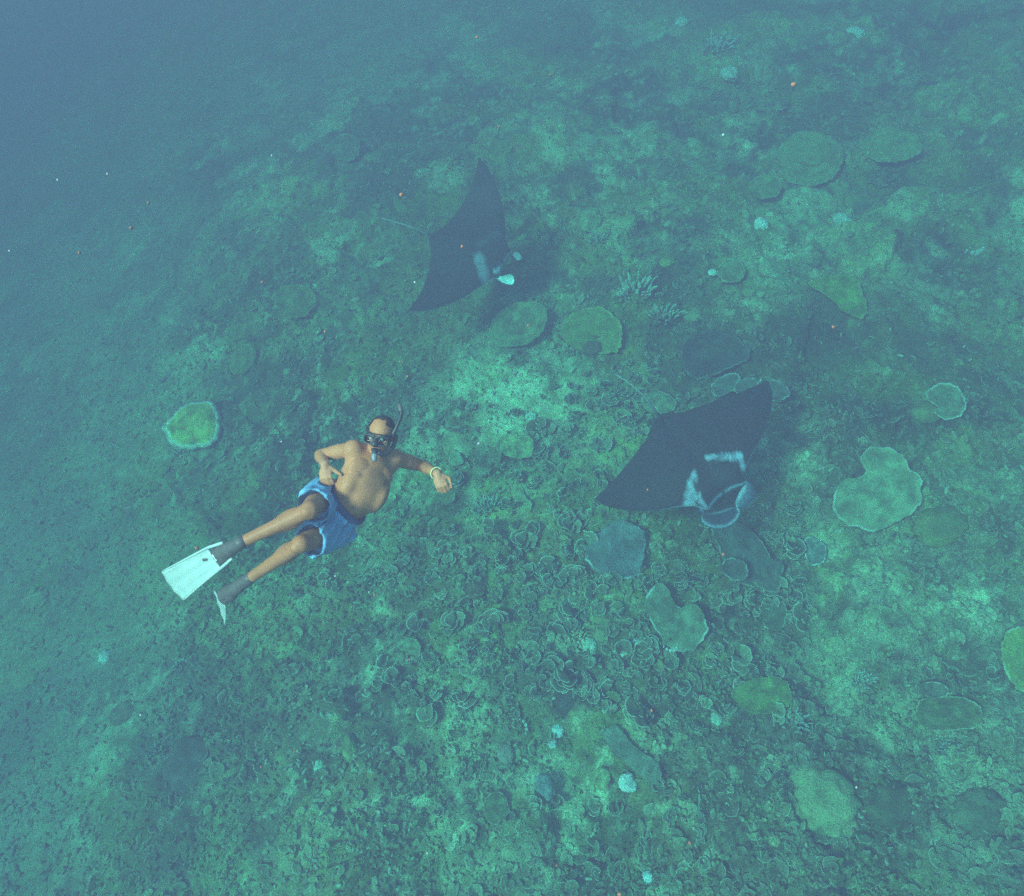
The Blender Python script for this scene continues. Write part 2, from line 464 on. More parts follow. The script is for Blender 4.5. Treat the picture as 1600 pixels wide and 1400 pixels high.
plate_coral('blue-grey dome-topped plate coral with a pale arc of rim, just below the chevron-marked ray', [(915, 866), (918, 850), (928, 838), (940, 825), (955, 815), (970, 812), (985, 815), (1000, 825), (1010, 838), (1008, 860), (1005, 880), (1000, 896), (985, 905), (960, 905), (930, 890), (915, 876)], BGREY, (.5, .62, .62), -0.05, rimw=.045, tilt=.35)
plate_coral('dark grey-green stepped plate coral below the open mouth of the chevron-marked ray', [(1110, 816), (1130, 812), (1160, 820), (1185, 840), (1200, 860), (1205, 874), (1222, 880), (1223, 900), (1216, 925), (1190, 920), (1165, 916), (1140, 905), (1130, 890), (1125, 860), (1112, 836)], (.10, .125, .10), (.32, .40, .32), 0.03, rimw=.035)
plate_coral('small curled pale-rimmed plate growing on top of the dark stepped plate', ell(1147, 890, 22, 17, .5, 10, .1, 2), (.085, .105, .085), (.45, .55, .42), 0.15, lift=.45, rimw=.09)
plate_coral('two-lobed grey-green plate coral with a bright notch between its lobes', [(1013, 926), (1030, 912), (1045, 924), (1050, 936), (1057, 947), (1066, 950), (1076, 945), (1090, 947), (1100, 965), (1105, 985), (1095, 1005), (1075, 1018), (1055, 1015), (1040, 1005), (1020, 976), (1008, 950)], (.17, .25, .15), (.58, .72, .62), 0.1, rimw=.04)
plate_coral('smooth mid green plate coral with a pale right edge, centre of the reef', [(880, 500), (895, 490), (915, 480), (935, 478), (955, 487), (967, 500), (973, 520), (972, 540), (960, 552), (930, 553), (905, 548), (885, 535), (876, 515)], GREEN, (.36, .5, .25), 0.02, rimw=.045, mottled=.1)
plate_coral('pale green plate coral with a dark hollow and a white lump on it', [(770, 502), (785, 485), (810, 474), (840, 473), (855, 484), (856, 500), (850, 520), (830, 536), (800, 545), (776, 541), (765, 520)], (.17, .26, .13), (.24, .36, .2), 0.12, rimw=.03)
plate_coral('domed yellow-green coral with a broad white border, left of the diver', [(251, 665), (265, 648), (278, 633), (300, 624), (328, 623), (339, 638), (343, 666), (330, 693), (296, 700), (266, 694)], (.42, .50, .13), (.80, .88, .74), -0.10, 0.05, rimw=.17, lift=.3, tilt=.4)
plate_coral('wide green plate coral far away near the top right, larger of a pair', [(1217, 232), (1230, 215), (1260, 205), (1290, 210), (1310, 220), (1318, 240), (1312, 265), (1295, 282), (1265, 290), (1235, 285), (1220, 260)], (.14, .27, .11), (.26, .40, .22), 0.02, mottled=.1)
plate_coral('oval green plate coral far away near the top right, right-hand one of a pair', [(1345, 225), (1360, 207), (1390, 200), (1425, 207), (1440, 220), (1432, 245), (1400, 255), (1365, 253), (1348, 240)], (.13, .29, .12), (.22, .38, .22), 0.03, mottled=.1)
plate_coral('small faint green plate touching the lower left of the wide far plate', ell(1195, 293, 24, 19, 0, 10, .08, 3), (.14, .26, .11), (.24, .38, .22))
plate_coral('small round green plate with a thin pale ring, beside a dark hollow', ell(1143, 424, 23, 19, 0, 12, .05, 4), (.13, .24, .11), (.4, .55, .38), 0.03, rimw=.07)
plate_coral('ragged bright green plate coral above the dark patch of reef', [(1262, 445), (1280, 434), (1300, 429), (1338, 438), (1348, 460), (1356, 490), (1340, 498), (1320, 488), (1290, 462)], (.12, .26, .055), (.2, .34, .12), 0.05)
plate_coral('dark brown oval plate coral with a faint rim above the chevron-marked ray', [(1062, 546), (1072, 528), (1095, 518), (1130, 518), (1165, 535), (1170, 560), (1140, 576), (1100, 590), (1076, 590), (1067, 570)], DARK, (.20, .25, .2), 0.02)
plate_coral('yellow-green plate coral with a wavy pale rim, cut by the right edge of the frame', [(1572, 986), (1600, 978), (1640, 985), (1665, 1020), (1650, 1060), (1600, 1081), (1580, 1066), (1566, 1040), (1563, 1010)], (.22, .33, .09), (.5, .68, .42), 0.05, rimw=.05, mottled=.1)
plate_coral('blue-grey shelf coral with a wavy edge tucked beneath the yellow-green plate at the frame edge', [(1535, 1010), (1560, 985), (1600, 1000), (1640, 1060), (1640, 1110), (1600, 1110), (1570, 1090), (1552, 1058)], (.17, .25, .22), (.38, .5, .42), 0.0, lift=-.35, rimw=.03)
plate_coral('flat moss-green plate coral low on the right half of the reef', [(1145, 1085), (1165, 1066), (1195, 1058), (1225, 1062), (1236, 1082), (1230, 1105), (1200, 1115), (1165, 1112)], (.13, .23, .07), (.20, .30, .12), 0.05, rimw=.02)
plate_coral('olive plate coral with a curled ring on its upper edge, lower right', [(1430, 1110), (1440, 1092), (1470, 1088), (1510, 1092), (1535, 1110), (1525, 1135), (1480, 1142), (1440, 1135)], (.11, .16, .07), (.4, .5, .3), 0.06, rimw=.035)
plate_coral('small grey ring-shaped plate above the olive plate', ell(1457, 1078, 26, 13, .1, 12, .06, 5), (.11, .15, .10), (.45, .55, .38), 0.12, lift=.35, rimw=.1)
for k, (cx, cy, rx, ry, rot, lab) in enumerate([(1133, 602, 26, 15, -.5, 'thin-rimmed dark plate behind the chevron-marked ray, leftmost of a row of three'), (1168, 606, 22, 16, -.2, 'thin-rimmed dark plate behind the chevron-marked ray, middle one of a row of three'), (1208, 610, 28, 17, .3, 'thin-rimmed dark plate behind the chevron-marked ray, rightmost of a row of three')]):
    plate_coral(lab, ell(cx, cy, rx, ry, rot, 11, .08, 6 + k), (.09, .13, .11), (.45, .6, .52), 0.1, rimw=.07, lift=.3)
plate_coral('grey-green shelf coral touching the tail end of the chevron-marked ray', [(1003, 622), (1025, 612), (1046, 617), (1057, 630), (1050, 643), (1028, 646), (1008, 640)], (.17, .26, .15), (.36, .48, .34), 0.05)
plate_coral('small pale flat plate between the diver and the chevron-marked ray', ell(712, 717, 12, 10, .3, 9, .12, 12), (.22, .34, .2), (.5, .65, .48), .02, rimw=.1)
plate_coral('light yellow-green plate in the middle of the reef below the pale rubble', [(783, 690), (800, 682), (830, 684), (834, 700), (828, 715), (805, 716), (785, 708)], (.26, .36, .16), (.42, .56, .34), 0.05)
plate_coral('ear-shaped pale green plate under the chevron-marked ray\'s wing', [(966, 730), (978, 719), (990, 723), (988, 740), (975, 752), (966, 745)], (.19, .30, .17), (.45, .6, .44), .1, rimw=.08)
plate_coral('grey-green slab coral leaning in the lower middle of the reef', [(942, 1140), (965, 1135), (990, 1165), (1030, 1195), (1028, 1225), (1005, 1215), (975, 1190), (950, 1165)], (.15, .21, .155), (.22, .30, .22), 0.0, rimw=.02)
plate_coral('pale yellow-green lobe beside a bright white coral, bottom middle', [(925, 1208), (938, 1200), (952, 1206), (951, 1225), (940, 1236), (926, 1224)], (.28, .38, .17), (.36, .48, .24), -.05)
plate_coral('faint oval green coral on the left, above the white-bordered dome', ell(378, 562, 17, 27, .6, 10, .08, 14), (.17, .24, .10), (.24, .32, .16), -.1)
plate_coral('faint thin-rimmed green plate far off at upper left of the reef', ell(540, 232, 24, 22, .2, 11, .07, 15), (.12, .22, .12), (.3, .42, .3), .05)
plate_coral('faint green flat plate left of the ray with the white mouth lobe', ell(462, 470, 34, 26, .1, 11, .08, 16), (.12, .20, .07), (.16, .25, .1), .02)
plate_coral('dim dome-shaped green coral right of the ray with the white mouth lobe', ell(922, 340, 17, 20, .3, 10, .08, 17), (.18, .30, .14), (.24, .36, .2), -.15)
plate_coral('kidney-shaped grey plate in the field of leafy corals', [(622, 1003), (640, 996), (655, 1003), (658, 1020), (652, 1032), (645, 1024), (633, 1018), (624, 1013)], (.17, .26, .15), (.36, .48, .32), .05, rimw=.08)
plate_coral('dark grey plate with a bright white left edge, right of the dark stepped plate', [(1255, 850), (1262, 838), (1278, 842), (1292, 856), (1288, 878), (1268, 884), (1258, 870)], (.15, .22, .2), (.6, .75, .68), .05, rimw=.09)
plate_coral('olive plate at the far right of the leafy coral field, with stacked rims', [(1190, 950), (1222, 940), (1230, 965), (1218, 985), (1196, 980)], (.09, .12, .07), (.4, .5, .34), .08, rimw=.06)
plate_coral('dull green round plate low on the reef, lower left of the moss-green plate', ell(775, 1262, 20, 26, .2, 10, .08, 20), (.12, .18, .09), (.3, .42, .26), .05)

# ------------------------------------------------------------------ lump corals and white corals
def ico(sub):
    t = (1 + 5 ** 0.5) / 2
    v = [(-1, t, 0), (1, t, 0), (-1, -t, 0), (1, -t, 0), (0, -1, t), (0, 1, t), (0, -1, -t), (0, 1, -t), (t, 0, -1), (t, 0, 1), (-t, 0, -1), (-t, 0, 1)]
    f = [(0, 11, 5), (0, 5, 1), (0, 1, 7), (0, 7, 10), (0, 10, 11), (1, 5, 9), (5, 11, 4), (11, 10, 2), (10, 7, 6), (7, 1, 8), (3, 9, 4), (3, 4, 2), (3, 2, 6), (3, 6, 8), (3, 8, 9), (4, 9, 5), (2, 4, 11), (6, 2, 10), (8, 6, 7), (9, 8, 1)]
    v = [nrm(q) for q in v]
    for s in range(sub):
        c = {}; nf = []
        def mid(a, b):
            k = (min(a, b), max(a, b))
            if k not in c:
                v.append(nrm(v[a] + v[b])); c[k] = len(v) - 1
            return c[k]
        for a, b, d in f:
            ab, bd, da = mid(a, b), mid(b, d), mid(d, a)
            nf += [(a, ab, da), (b, bd, ab), (d, da, bd), (ab, bd, da)]
        f = nf
    return np.array(v), np.array(f)
ICO3 = ico(3); ICO2 = ico(2); ICO1 = ico(1)

_lc = [0]
def lump_coral(label, px, py, rx, ry, col, col2=None, h=0.6, knob=0.3, group='lump corals on the reef', name='lump_coral', cat='lump coral'):
    """rounded knobbly coral head sitting in the reef"""
    _lc[0] += 1; s = _lc[0]
    P = hit(px, py, 0.12); D = (P - CAM) @ FWD
    V = ICO3[0].copy(); n = V.copy()
    d, r = worley(n[:, 0] * 1.3 + n[:, 2] + s * 3.1, n[:, 1] * 1.3 - n[:, 2] * 0.7, 0.55, 300 + s)
    disp = 1 + knob * (np.sqrt(np.clip(1 - d * d, 0, 1)) - 0.6) + 0.5 * knob * fbm(n[:, 0] * 3 + s, n[:, 1] * 3 + n[:, 2] * 2, 310 + s, 3)
    V = V * disp[:, None]
    V[:, 0] *= rx * D / FOC; V[:, 1] *= ry * D / FOC / 0.85; V[:, 2] *= h * 0.5 * (rx + ry) * D / FOC
    w = np.clip(0.5 + 1.6 * fbm(n[:, 0] * 2.2 + s, n[:, 1] * 2.2 + n[:, 2], 320 + s, 4), 0, 1)[:, None]
    c2 = np.array(col2 if col2 is not None else np.array(col) * 0.6)
    K = np.array(col) * w + c2 * (1 - w)
    z = float(ground(P[0], P[1]))
    o = link(name, make_mesh(name, V, ICO3[1], np.clip(K, .01, .85)), M_CORAL, None, (P[0], P[1], z + 0.02))
    o.rotation_euler = (0, 0, -ROLL)
    return tag(o, label, cat, group)

lump_coral('yellow-green lump coral half under the round bitten plate', 1446, 648, 20, 16, (.24, .31, .12))
lump_coral('olive mound coral below the large heart-shaped plate', 1462, 832, 38, 26, (.22, .27, .09), (.14, .2, .08), .5)
lump_coral('large pale yellow boulder coral near the bottom right', 1280, 1246, 44, 40, (.40, .45, .24), (.26, .32, .16), .6, .7)
lump_coral('small yellow lump coral below and left of the pale yellow boulder coral', 1205, 1316, 8, 7, (.42, .48, .25))
lump_coral('tall pale yellow lump coral in the lower left middle of the reef', 553, 1174, 12, 19, (.30, .38, .17))
lump_coral('pinkish grey lump coral in the bottom middle, left of the white slivers', 792, 1180, 12, 12, (.32, .32, .24), (.3, .22, .18))
lump_coral('faint blue-grey rounded coral in the lower middle of the reef', 852, 1232, 15, 17, (.24, .34, .34))
lump_coral('pale green lump coral right of the smooth mid green plate', 1084, 492, 15, 16, (.26, .38, .2), None, .4)
lump_coral('small bright green lump coral beside the dark hollow', 1041, 422, 12, 9, (.26, .38, .13))
lump_coral('small yellow lump coral right of the ringed round plate', 1170, 458, 10, 7, (.3, .42, .17))
lump_coral('green lump coral with a white spot at far right, upper half', 1402, 428, 14, 11, (.26, .42, .2), (.16, .28, .14))
lump_coral('small pale cube-like coral right of the heart-shaped plate', 1473, 766, 9, 8, (.42, .55, .42))
lump_coral('grey-green mound coral just left of the chevron-marked ray\'s wing', 972, 690, 14, 12, (.3, .4, .18))
lump_coral('reddish brown whorled lump under the smooth mid green plate', 926, 557, 14, 11, (.22, .15, .1))
lump_coral('yellow-brown lump coral at the lower right edge of the two-lobed plate', 1078, 1000, 10, 8, (.26, .34, .2))
lump_coral('dim orange-brown lump at the lower left of the reef', 192, 1112, 22, 14, (.28, .25, .17), None, .4)
lump_coral('rusty brown lump among leafy corals below the diver', 745, 925, 16, 13, (.22, .14, .08), None, .4)
lump_coral('big dull brown mound at the lower left', 300, 1195, 38, 34, (.19, .17, .14), None, .4)
lump_coral('purple-brown mound in the lower middle, above the blue-white coral lumps', 895, 1085, 34, 28, (.10, .09, .08), None, .5)
lump_coral('greenish mound at the bottom right corner area', 1525, 1270, 36, 24, (.15, .21, .11), None, .4, .5)
lump_coral('olive mound left of the greenish mound, bottom right', 1385, 1258, 34, 22, (.12, .16, .08), None, .4, .5)

_wc = [0]
def white_coral(label, px, py, size, col=(.66, .74, .66), n=7, spread=0.9, arc=None):
    if not arc and (size <= 13 or spread < .7):
        return lump_coral(label, px, py, size * .95, size * .9, np.minimum(np.array(col) * 1.15, .88), np.array(col) * .8, .6, .55, 'bleached white corals scattered over the reef', 'white_coral', 'white coral')
    return white_sprig(label, px, py, size, np.array(col) * .8, n, spread, arc)
def white_sprig(label, px, py, size, col, n, spread, arc):
    """short blunt bleached branches; arc = (angle0, angle1) lays them along a curved sliver instead"""
    _wc[0] += 1; r = random.Random(500 + _wc[0])
    P = hit(px, py, 0.15); D = (P - CAM) @ FWD; S = size * D / FOC
    V = []; F = []; o = 0
    n = n if arc else n * 5
    for k in range(n):
        if arc:
            w = arc[0] + (arc[1] - arc[0]) * k / (n - 1)
            b = np.array((math.cos(w), math.sin(w) / 0.85, 0)) * S; R = S * 0.20 * (0.5 + math.sin(math.pi * (k + .5) / n))
            d = np.array((r.uniform(-.1, .1), r.uniform(-.1, .1), 0.6)) * S * .5
        else:
            w = r.uniform(0, 6.28); q = r.uniform(0, 1) ** .7 * spread * S
            b = np.array((math.cos(w) * q * 1.15, math.sin(w) * q * .85, 0)); R = S * r.uniform(.06, .13)
            d = np.array((b[0] * .5 + r.uniform(-.3, .3) * S, b[1] * .5 + r.uniform(-.3, .3) * S, S * r.uniform(.15, .6)))
        tv, tf = tube([b + (0, 0, -.08), b + d * .5, b + d * .9, b + d], [R, R * .9, R * .7, R * .25], 7)
        V.append(tv); F += [tuple(i + o for i in f) for f in tf]; o += len(tv)
    z = float(ground(P[0], P[1]))
    V = np.concatenate(V)
    ob = link('white_coral', make_mesh('white_coral', V, F, np.tile(col, (len(V), 1))), M_CORAL, None, (P[0], P[1], z + .03))
    ob.rotation_euler = (0, 0, -ROLL)
    return tag(ob, label, 'white coral', 'bleached white corals scattered over the reef')

white_coral('brightest white coral lump in the upper right half, above the ringed round plate', 1187, 353, 11, (.75, .85, .82), 8, .6)
white_coral('white coral lump far away near the top right corner', 1335, 56, 12, (.7, .85, .85), 8)
white_coral('faint white branching coral near the top, left of the far white lump', 1118, 84, 22, (.5, .64, .6), 12)
white_coral('small white coral near the top edge of the reef', 1065, 40, 9, (.62, .75, .72), 6)
white_coral('pair of pale lumps below the faint white branching coral', 1139, 128, 13, (.55, .68, .64), 7)
white_coral('bright white standing coral at the bottom middle of the reef', 981, 1228, 12, (.8, .88, .85), 9, .6)
white_coral('white sliver coral left of the blue-white lumps, bottom middle', 812, 1140, 12, (.66, .78, .72), 5, arc=(-1.0, .9))
white_coral('blue-white coral lump at the bottom middle, upper one of two', 872, 1143, 9, (.55, .68, .68), 6)
white_coral('blue-white coral lump at the bottom middle, lower one of two', 863, 1163, 7, (.6, .72, .75), 5)
white_coral('white arc-shaped coral in the row below the two-lobed plate', 968, 1013, 12, (.72, .84, .74), 6, arc=(3.4, 6.0))
white_coral('yellowish white coral lump at the left end of the row of white corals', 898, 1003, 20, (.55, .64, .40), 9)
white_coral('pale green coral lump in the middle of the row of white corals', 920, 1014, 12, (.5, .68, .52), 7)
white_coral('small white wedge coral at the right end of the row of white corals', 996, 1012, 8, (.66, .8, .7), 5)
white_coral('white curved rim coral at the lower edge of the two-lobed plate', 1046, 1010, 11, (.66, .8, .75), 6, arc=(3.2, 5.6))
white_coral('white blue-tinged coral on the left side of the reef', 160, 1024, 9, (.66, .85, .85), 7)
white_coral('dim white curved coral at the lower left of the reef', 285, 1046, 13, (.4, .52, .46), 6, arc=(.2, 2.4))
white_coral('pale feathery coral at lower left, beside the dull brown mound', 242, 1172, 14, (.34, .48, .42), 9)
white_coral('white coral crust under the white-bordered dome', 285, 700, 16, (.5, .66, .6), 9)
white_coral('pale blue-green coral patch in the middle of the reef, below the diver\'s fist', 760, 795, 17, (.42, .58, .48), 12)
white_coral('pale green coral patch below the diver\'s shorts', 586, 903, 17, (.36, .52, .36), 10)
white_coral('white curl coral in the pale rubble, lower one', 845, 665, 9, (.6, .76, .64), 6, arc=(.5, 4.2))
white_coral('white knob coral in the pale rubble, upper one', 830, 655, 8, (.55, .72, .6), 6)
white_coral('white branching coral right of the ray with the white mouth lobe', 937, 380, 14, (.42, .58, .46), 9)
white_coral('sprig of white branching coral right of the smooth mid green plate, upper', 990, 462, 20, (.5, .66, .54), 14, 1.2)
white_coral('sprig of white branching coral right of the smooth mid green plate, lower', 1035, 500, 16, (.45, .6, .48), 10, 1.2)
white_coral('white lump sitting on the pale green plate with a dark hollow', 803, 513, 9, (.46, .62, .46), 6)
white_coral('thin white crescent coral far right, upper half', 1515, 388, 15, (.55, .72, .66), 6, arc=(3.5, 5.8))
white_coral('pale branching coral left of the far right crescent', 1312, 354, 12, (.42, .6, .54), 8)
white_coral('white twin coral beside the ringed round plate', 1112, 437, 6, (.6, .75, .7), 5)
white_coral('white dash coral at lower left of the heart-shaped plate', 1305, 825, 8, (.6, .76, .7), 5, arc=(3.4, 6))
white_coral('pale coral at the lower right below the moss-green plate', 1240, 1135, 16, (.4, .55, .48), 9)
white_coral('pale coral streak lower right, right of the moss-green plate', 1345, 1066, 14, (.48, .64, .56), 9)
white_coral('pale coral at far lower right, below the olive plate', 1478, 1160, 18, (.38, .52, .46), 9)
white_coral('small white coral under the moss-green plate, left', 1118, 1128, 8, (.45, .62, .5), 6)
white_coral('white chip coral by the bottom edge of the reef', 1012, 1370, 7, (.55, .7, .72), 5)
white_coral('pale yellow sliver coral by the bottom edge, left of the white chip', 918, 1292, 12, (.42, .58, .36), 5, arc=(4.2, 5.9))
white_coral('pale green sprig coral lower left, next to the tall yellow lump', 503, 1200, 9, (.4, .58, .44), 6)

# ------------------------------------------------------------------ leafy whorl corals
def frond(R, a0, a1, curl, seed, nr=3, na=8, th=0.012):
    """one fan-shaped leaf: top sheet, rim and underside"""
    rr = np.array([0.14, 0.55, 0.91, 1.0]) if nr == 3 else np.array([0.14, 0.86, 1.0])
    A = np.linspace(a0, a1, na + 1)
    V = []; W = []
    wob = 1 + 0.14 * (vnoise(A * 1.7, A * 0 + seed, 400) - .5) * 2
    for s in (0, 1):
        for k, q in enumerate(rr):
            r_ = R * q * wob
            z = curl * R * q ** 2 * (0.8 + 0.4 * vnoise(A * 2.0, A * 0 + seed, 410)) - s * th * (1.6 - q)
            V.append(np.column_stack([r_ * np.cos(A), r_ * np.sin(A), z]))
            W.append(np.full(na + 1, 1.0 if q > .99 else (.12 if q > .8 else 0.0)))
    # a narrow rim ring
    V = np.concatenate(V); W = np.concatenate(W)
    n1 = na + 1; h = (nr + 1) * n1; F = []
    for k in range(nr):
        for j in range(na):
            F.append((k * n1 + j, (k + 1) * n1 + j, (k + 1) * n1 + j + 1, k * n1 + j + 1))
            F.append((h + k * n1 + j, h + k * n1 + j + 1, h + (k + 1) * n1 + j + 1, h + (k + 1) * n1 + j))
    for j in range(na):
        F.append((nr * n1 + j, h + nr * n1 + j, h + nr * n1 + j + 1, nr * n1 + j + 1))
    for k in range(nr):
        F.append((k * n1, h + k * n1, h + (k + 1) * n1, (k + 1) * n1)); F.append((k * n1 + na, (k + 1) * n1 + na, h + (k + 1) * n1 + na, h + k * n1 + na))
    return V, np.array(F), W

FROND_COLS = np.array([(.13, .17, .09), (.11, .15, .10), (.16, .19, .11), (.10, .12, .075), (.15, .20, .13), (.14, .14, .09), (.19, .24, .14)])
def whorl(seed, R=0.13, n=5):
    r = random.Random(seed); V = []; F = []; K = []; o = 0
    base = FROND_COLS[r.randrange(len(FROND_COLS))]
    for k in range(n):
        a = r.uniform(0, 6.28)
        if seed % 2:
            a = 0.8 + r.uniform(-1.2, 1.2)
        v, f, w = frond(R * r.uniform(.6, 1.15), -r.uniform(.9, 1.6), r.uniform(.9, 1.6), r.uniform(.15, .7), seed * 13 + k, 3, 10)
        c, s = math.cos(a), math.sin(a)
        v = np.column_stack([v[:, 0] * c - v[:, 1] * s, v[:, 0] * s + v[:, 1] * c, v[:, 2]])
        t = (n - k) / n
        v = v + np.array((r.uniform(-.5, .5) * R, r.uniform(-.5, .5) * R, k * 0.02 + 0.02))
        V.append(v); F.append(f + o); o += len(v)
        b = base * r.uniform(.6, 1.15)
        K.append(b * (1 - .95 * w[:, None]) + np.array((.78, .86, .66)) * .95 * w[:, None])
    return np.concatenate(V), np.concatenate(F), np.concatenate(K)

WH = []
for k in range(16):
    v, f, c = whorl(k, 0.14, 4 + k % 4)
    me = make_mesh('whorl_coral', v, f, c)
    me.materials.append(M_CORAL)
    WH.append((me, v, f, c))

def scatter_px(n, boxes, seed):
    """n sight lines spread over boxes of the view (x0, y0, x1, y1, weight)"""
    r = random.Random(seed); out = []
    tot = sum(b[4] for b in boxes)
    for b in boxes:
        for k in range(int(round(n * b[4] / tot))):
            out.append((r.uniform(b[0], b[2]), r.uniform(b[1], b[3])))
    return out
LEAFY = [(600, 640, 900, 900, 16), (640, 850, 930, 1120, 44), (880, 890, 1250, 1130, 40), (960, 560, 1030, 700, 7), (850, 560, 1010, 900, 22), (1190, 800, 1260, 980, 16), (460, 900, 640, 1100, 14), (640, 1100, 900, 1300, 14), (1240, 640, 1340, 760, 5), (1400, 1030, 1560, 1150, 8), (1040, 1130, 1300, 1300, 8), (900, 1200, 1100, 1380, 8)]
LAB = 'small whorl of curled leafy coral with thin pale rims, away from larger plates'
WPOS = []
r = random.Random(91)
def on_plate(P, f=.85):
    return any((P[0] - a) ** 2 + (P[1] - b) ** 2 < (f * c) ** 2 for a, b, c in PLATES)
for k, (px, py) in enumerate(scatter_px(420, LEAFY, 90)):
    P = hit(px, py, .1)
    if on_plate(P) or len(WPOS) >= 290:
        continue
    me = WH[r.randrange(16)][0]
    o = link('leafy_coral', me, None, None, (P[0], P[1], float(ground(P[0], P[1])) + .015))
    o.rotation_euler = (r.uniform(-.25, .25), r.uniform(-.25, .25), r.uniform(0, 6.28))
    s = r.choice((.35, .4, .45, .5, .6, .7, .9)) * r.uniform(.9, 1.1); o.scale = (s, s, s)
    tag(o, LAB, 'leafy coral', 'small leafy whorl corals crowding the reef')
    WPOS.append((P[0], P[1]))

# a whorl that is the nearest one to a larger coral is named after it
BESIDE = {'large heart-shaped': 'large heart-shaped plate', 'blue-grey dome-topped': 'blue-grey dome-topped plate', 'dark grey-green stepped': 'dark stepped plate under the ray', 'two-lobed': 'two-lobed grey-green plate', 'flat moss-green': 'flat moss-green plate', 'olive plate coral with a curled': 'olive plate with a ring on it', 'olive plate at the far right': 'olive plate right of the leafy field', 'grey-green slab': 'grey-green slab coral', 'kidney-shaped': 'kidney-shaped grey plate', 'grey-green shelf coral touching': 'shelf coral at the ray\'s tail', 'smooth mid green': 'smooth mid green plate', 'light yellow-green plate in': 'light plate by the pale rubble',
          'tall pale yellow lump': 'tall pale yellow lump', 'purple-brown mound': 'purple-brown mound', 'rusty brown lump': 'rusty brown lump', 'bright white standing': 'bright white standing coral', 'pale blue-green coral patch': 'pale blue-green coral patch', 'pale green coral patch below': 'pale patch below the diver', 'reddish brown whorled': 'reddish brown lump', 'yellowish white coral lump': 'yellowish white coral lump', 'pinkish grey lump': 'pinkish grey lump'}
leafs = [o for o in COL.objects if o.name.split('.')[0] == 'leafy_coral']
_R2, _U2 = nrm(RGT * (1, 1, 0)), nrm(UPV * (1, 1, 0))
used = set()
for key, short in BESIDE.items():
    big = [o for o in COL.objects if str(o.get('label', '')).startswith(key) and o.name.split('.')[0] != 'leafy_coral'][0]
    for side, d in (('upper', _U2), ('lower', -_U2), ('left', -_R2), ('right', _R2)):
        best = None
        for o in leafs:
            v = np.array(o.location) - np.array(big.location); v[2] = 0; L = np.linalg.norm(v)
            if o.name not in used and L < 1.3 and (v @ d) > .72 * L and (best is None or L < best[0]):
                best = (L, o)
        if best:
            used.add(best[1].name)
            best[1]['label'] = 'leafy whorl coral nearest the %s, on its %s side' % (short, side)

# the same growth too small or too far to pick apart: one mass
def merged(name, items, mat):
    V = []; F = []; K = []; o = 0
    for v, f, c in items:
        V.append(v); F.append(f + o); K.append(c); o += len(v)
    ob = link(name, make_mesh(name, np.concatenate(V), np.concatenate(F), np.concatenate(K)), mat)
    ob['kind'] = 'stuff'
    return ob

def small_frond_set():
    out = []
    for s in range(12):
        v, f, w = frond(1.0, -1.3, 1.3, random.uniform(.1, .7), 700 + s, 2, 6, 0.09)
        out.append((v, f, w))
    return out
SF = small_frond_set()
def scatter_xy(n, seed, dens):
    """points over the reef the camera can see, kept where dens() is high"""
    g = np.random.default_rng(seed)
    px = g.uniform(-60, 1660, n * 3); py = g.uniform(120, 1460, n * 3) 
    d = FWD[None] + RGT[None] * ((px - 800) / FOC)[:, None] + UPV[None] * ((700 - py) / FOC)[:, None]
    t = np.full(n * 3, 8.0)
    for i in range(25):
        P = CAM + d * t[:, None]
        t = t + (P[:, 2] - base_z(P[:, 0], P[:, 1])) / -d[:, 2] * 0.8
    P = CAM + d * t[:, None]
    keep = g.uniform(0, 1, n * 3) < dens(P[:, 0], P[:, 1]) * (1 - .6 * hazy_sand(P[:, 0], P[:, 1]))
    P = P[keep][:n]
    P[:, 2] = ground(P[:, 0], P[:, 1])
    return P, g
P, g = scatter_xy(11000, 5, lambda a, b: np.clip(0.55 + 1.2 * fbm(a * .6, b * .6, 430, 3), 0.05, 1))
items = []
for q in P:
    v, f, w = SF[g.integers(12)]
    R = g.uniform(.025, .065) if g.uniform() < .8 else g.uniform(.06, .11)
    if on_plate(q, .72):
        continue
    a = g.uniform(0, 6.28); c, s = math.cos(a), math.sin(a); tl = g.uniform(-.5, .5)
    u = v * R
    u = np.column_stack([u[:, 0], u[:, 1] * math.cos(tl) - u[:, 2] * math.sin(tl), u[:, 1] * math.sin(tl) + u[:, 2] * math.cos(tl)])
    u = np.column_stack([u[:, 0] * c - u[:, 1] * s, u[:, 0] * s + u[:, 1] * c, u[:, 2]]) + q + (0, 0, .015)
    b = (.35 * FROND_COLS[g.integers(len(FROND_COLS))] + .65 * ground_colour(q[0], q[1])) * g.uniform(.75, 1.3)
    k = 0.8 * w[:, None]
    items.append((u, f, b * (1 - k) + np.array((.50, .60, .42)) * k))
for px, py in scatter_px(330, LEAFY, 95):
    q = hit(px, py, .1)
    if on_plate(q):
        continue
    me, v, f, c = WH[g.integers(16)]
    s = g.uniform(.2, .6); a = g.uniform(0, 6.28); ca, sa = math.cos(a), math.sin(a)
    u = np.column_stack([v[:, 0] * ca - v[:, 1] * sa, v[:, 0] * sa + v[:, 1] * ca, v[:, 2]]) * s + (q[0], q[1], float(ground(q[0], q[1])) + .01)
    items.append((u, f, c * g.uniform(.7, 1.3)))
merged('coral_growth', items, M_CORAL)

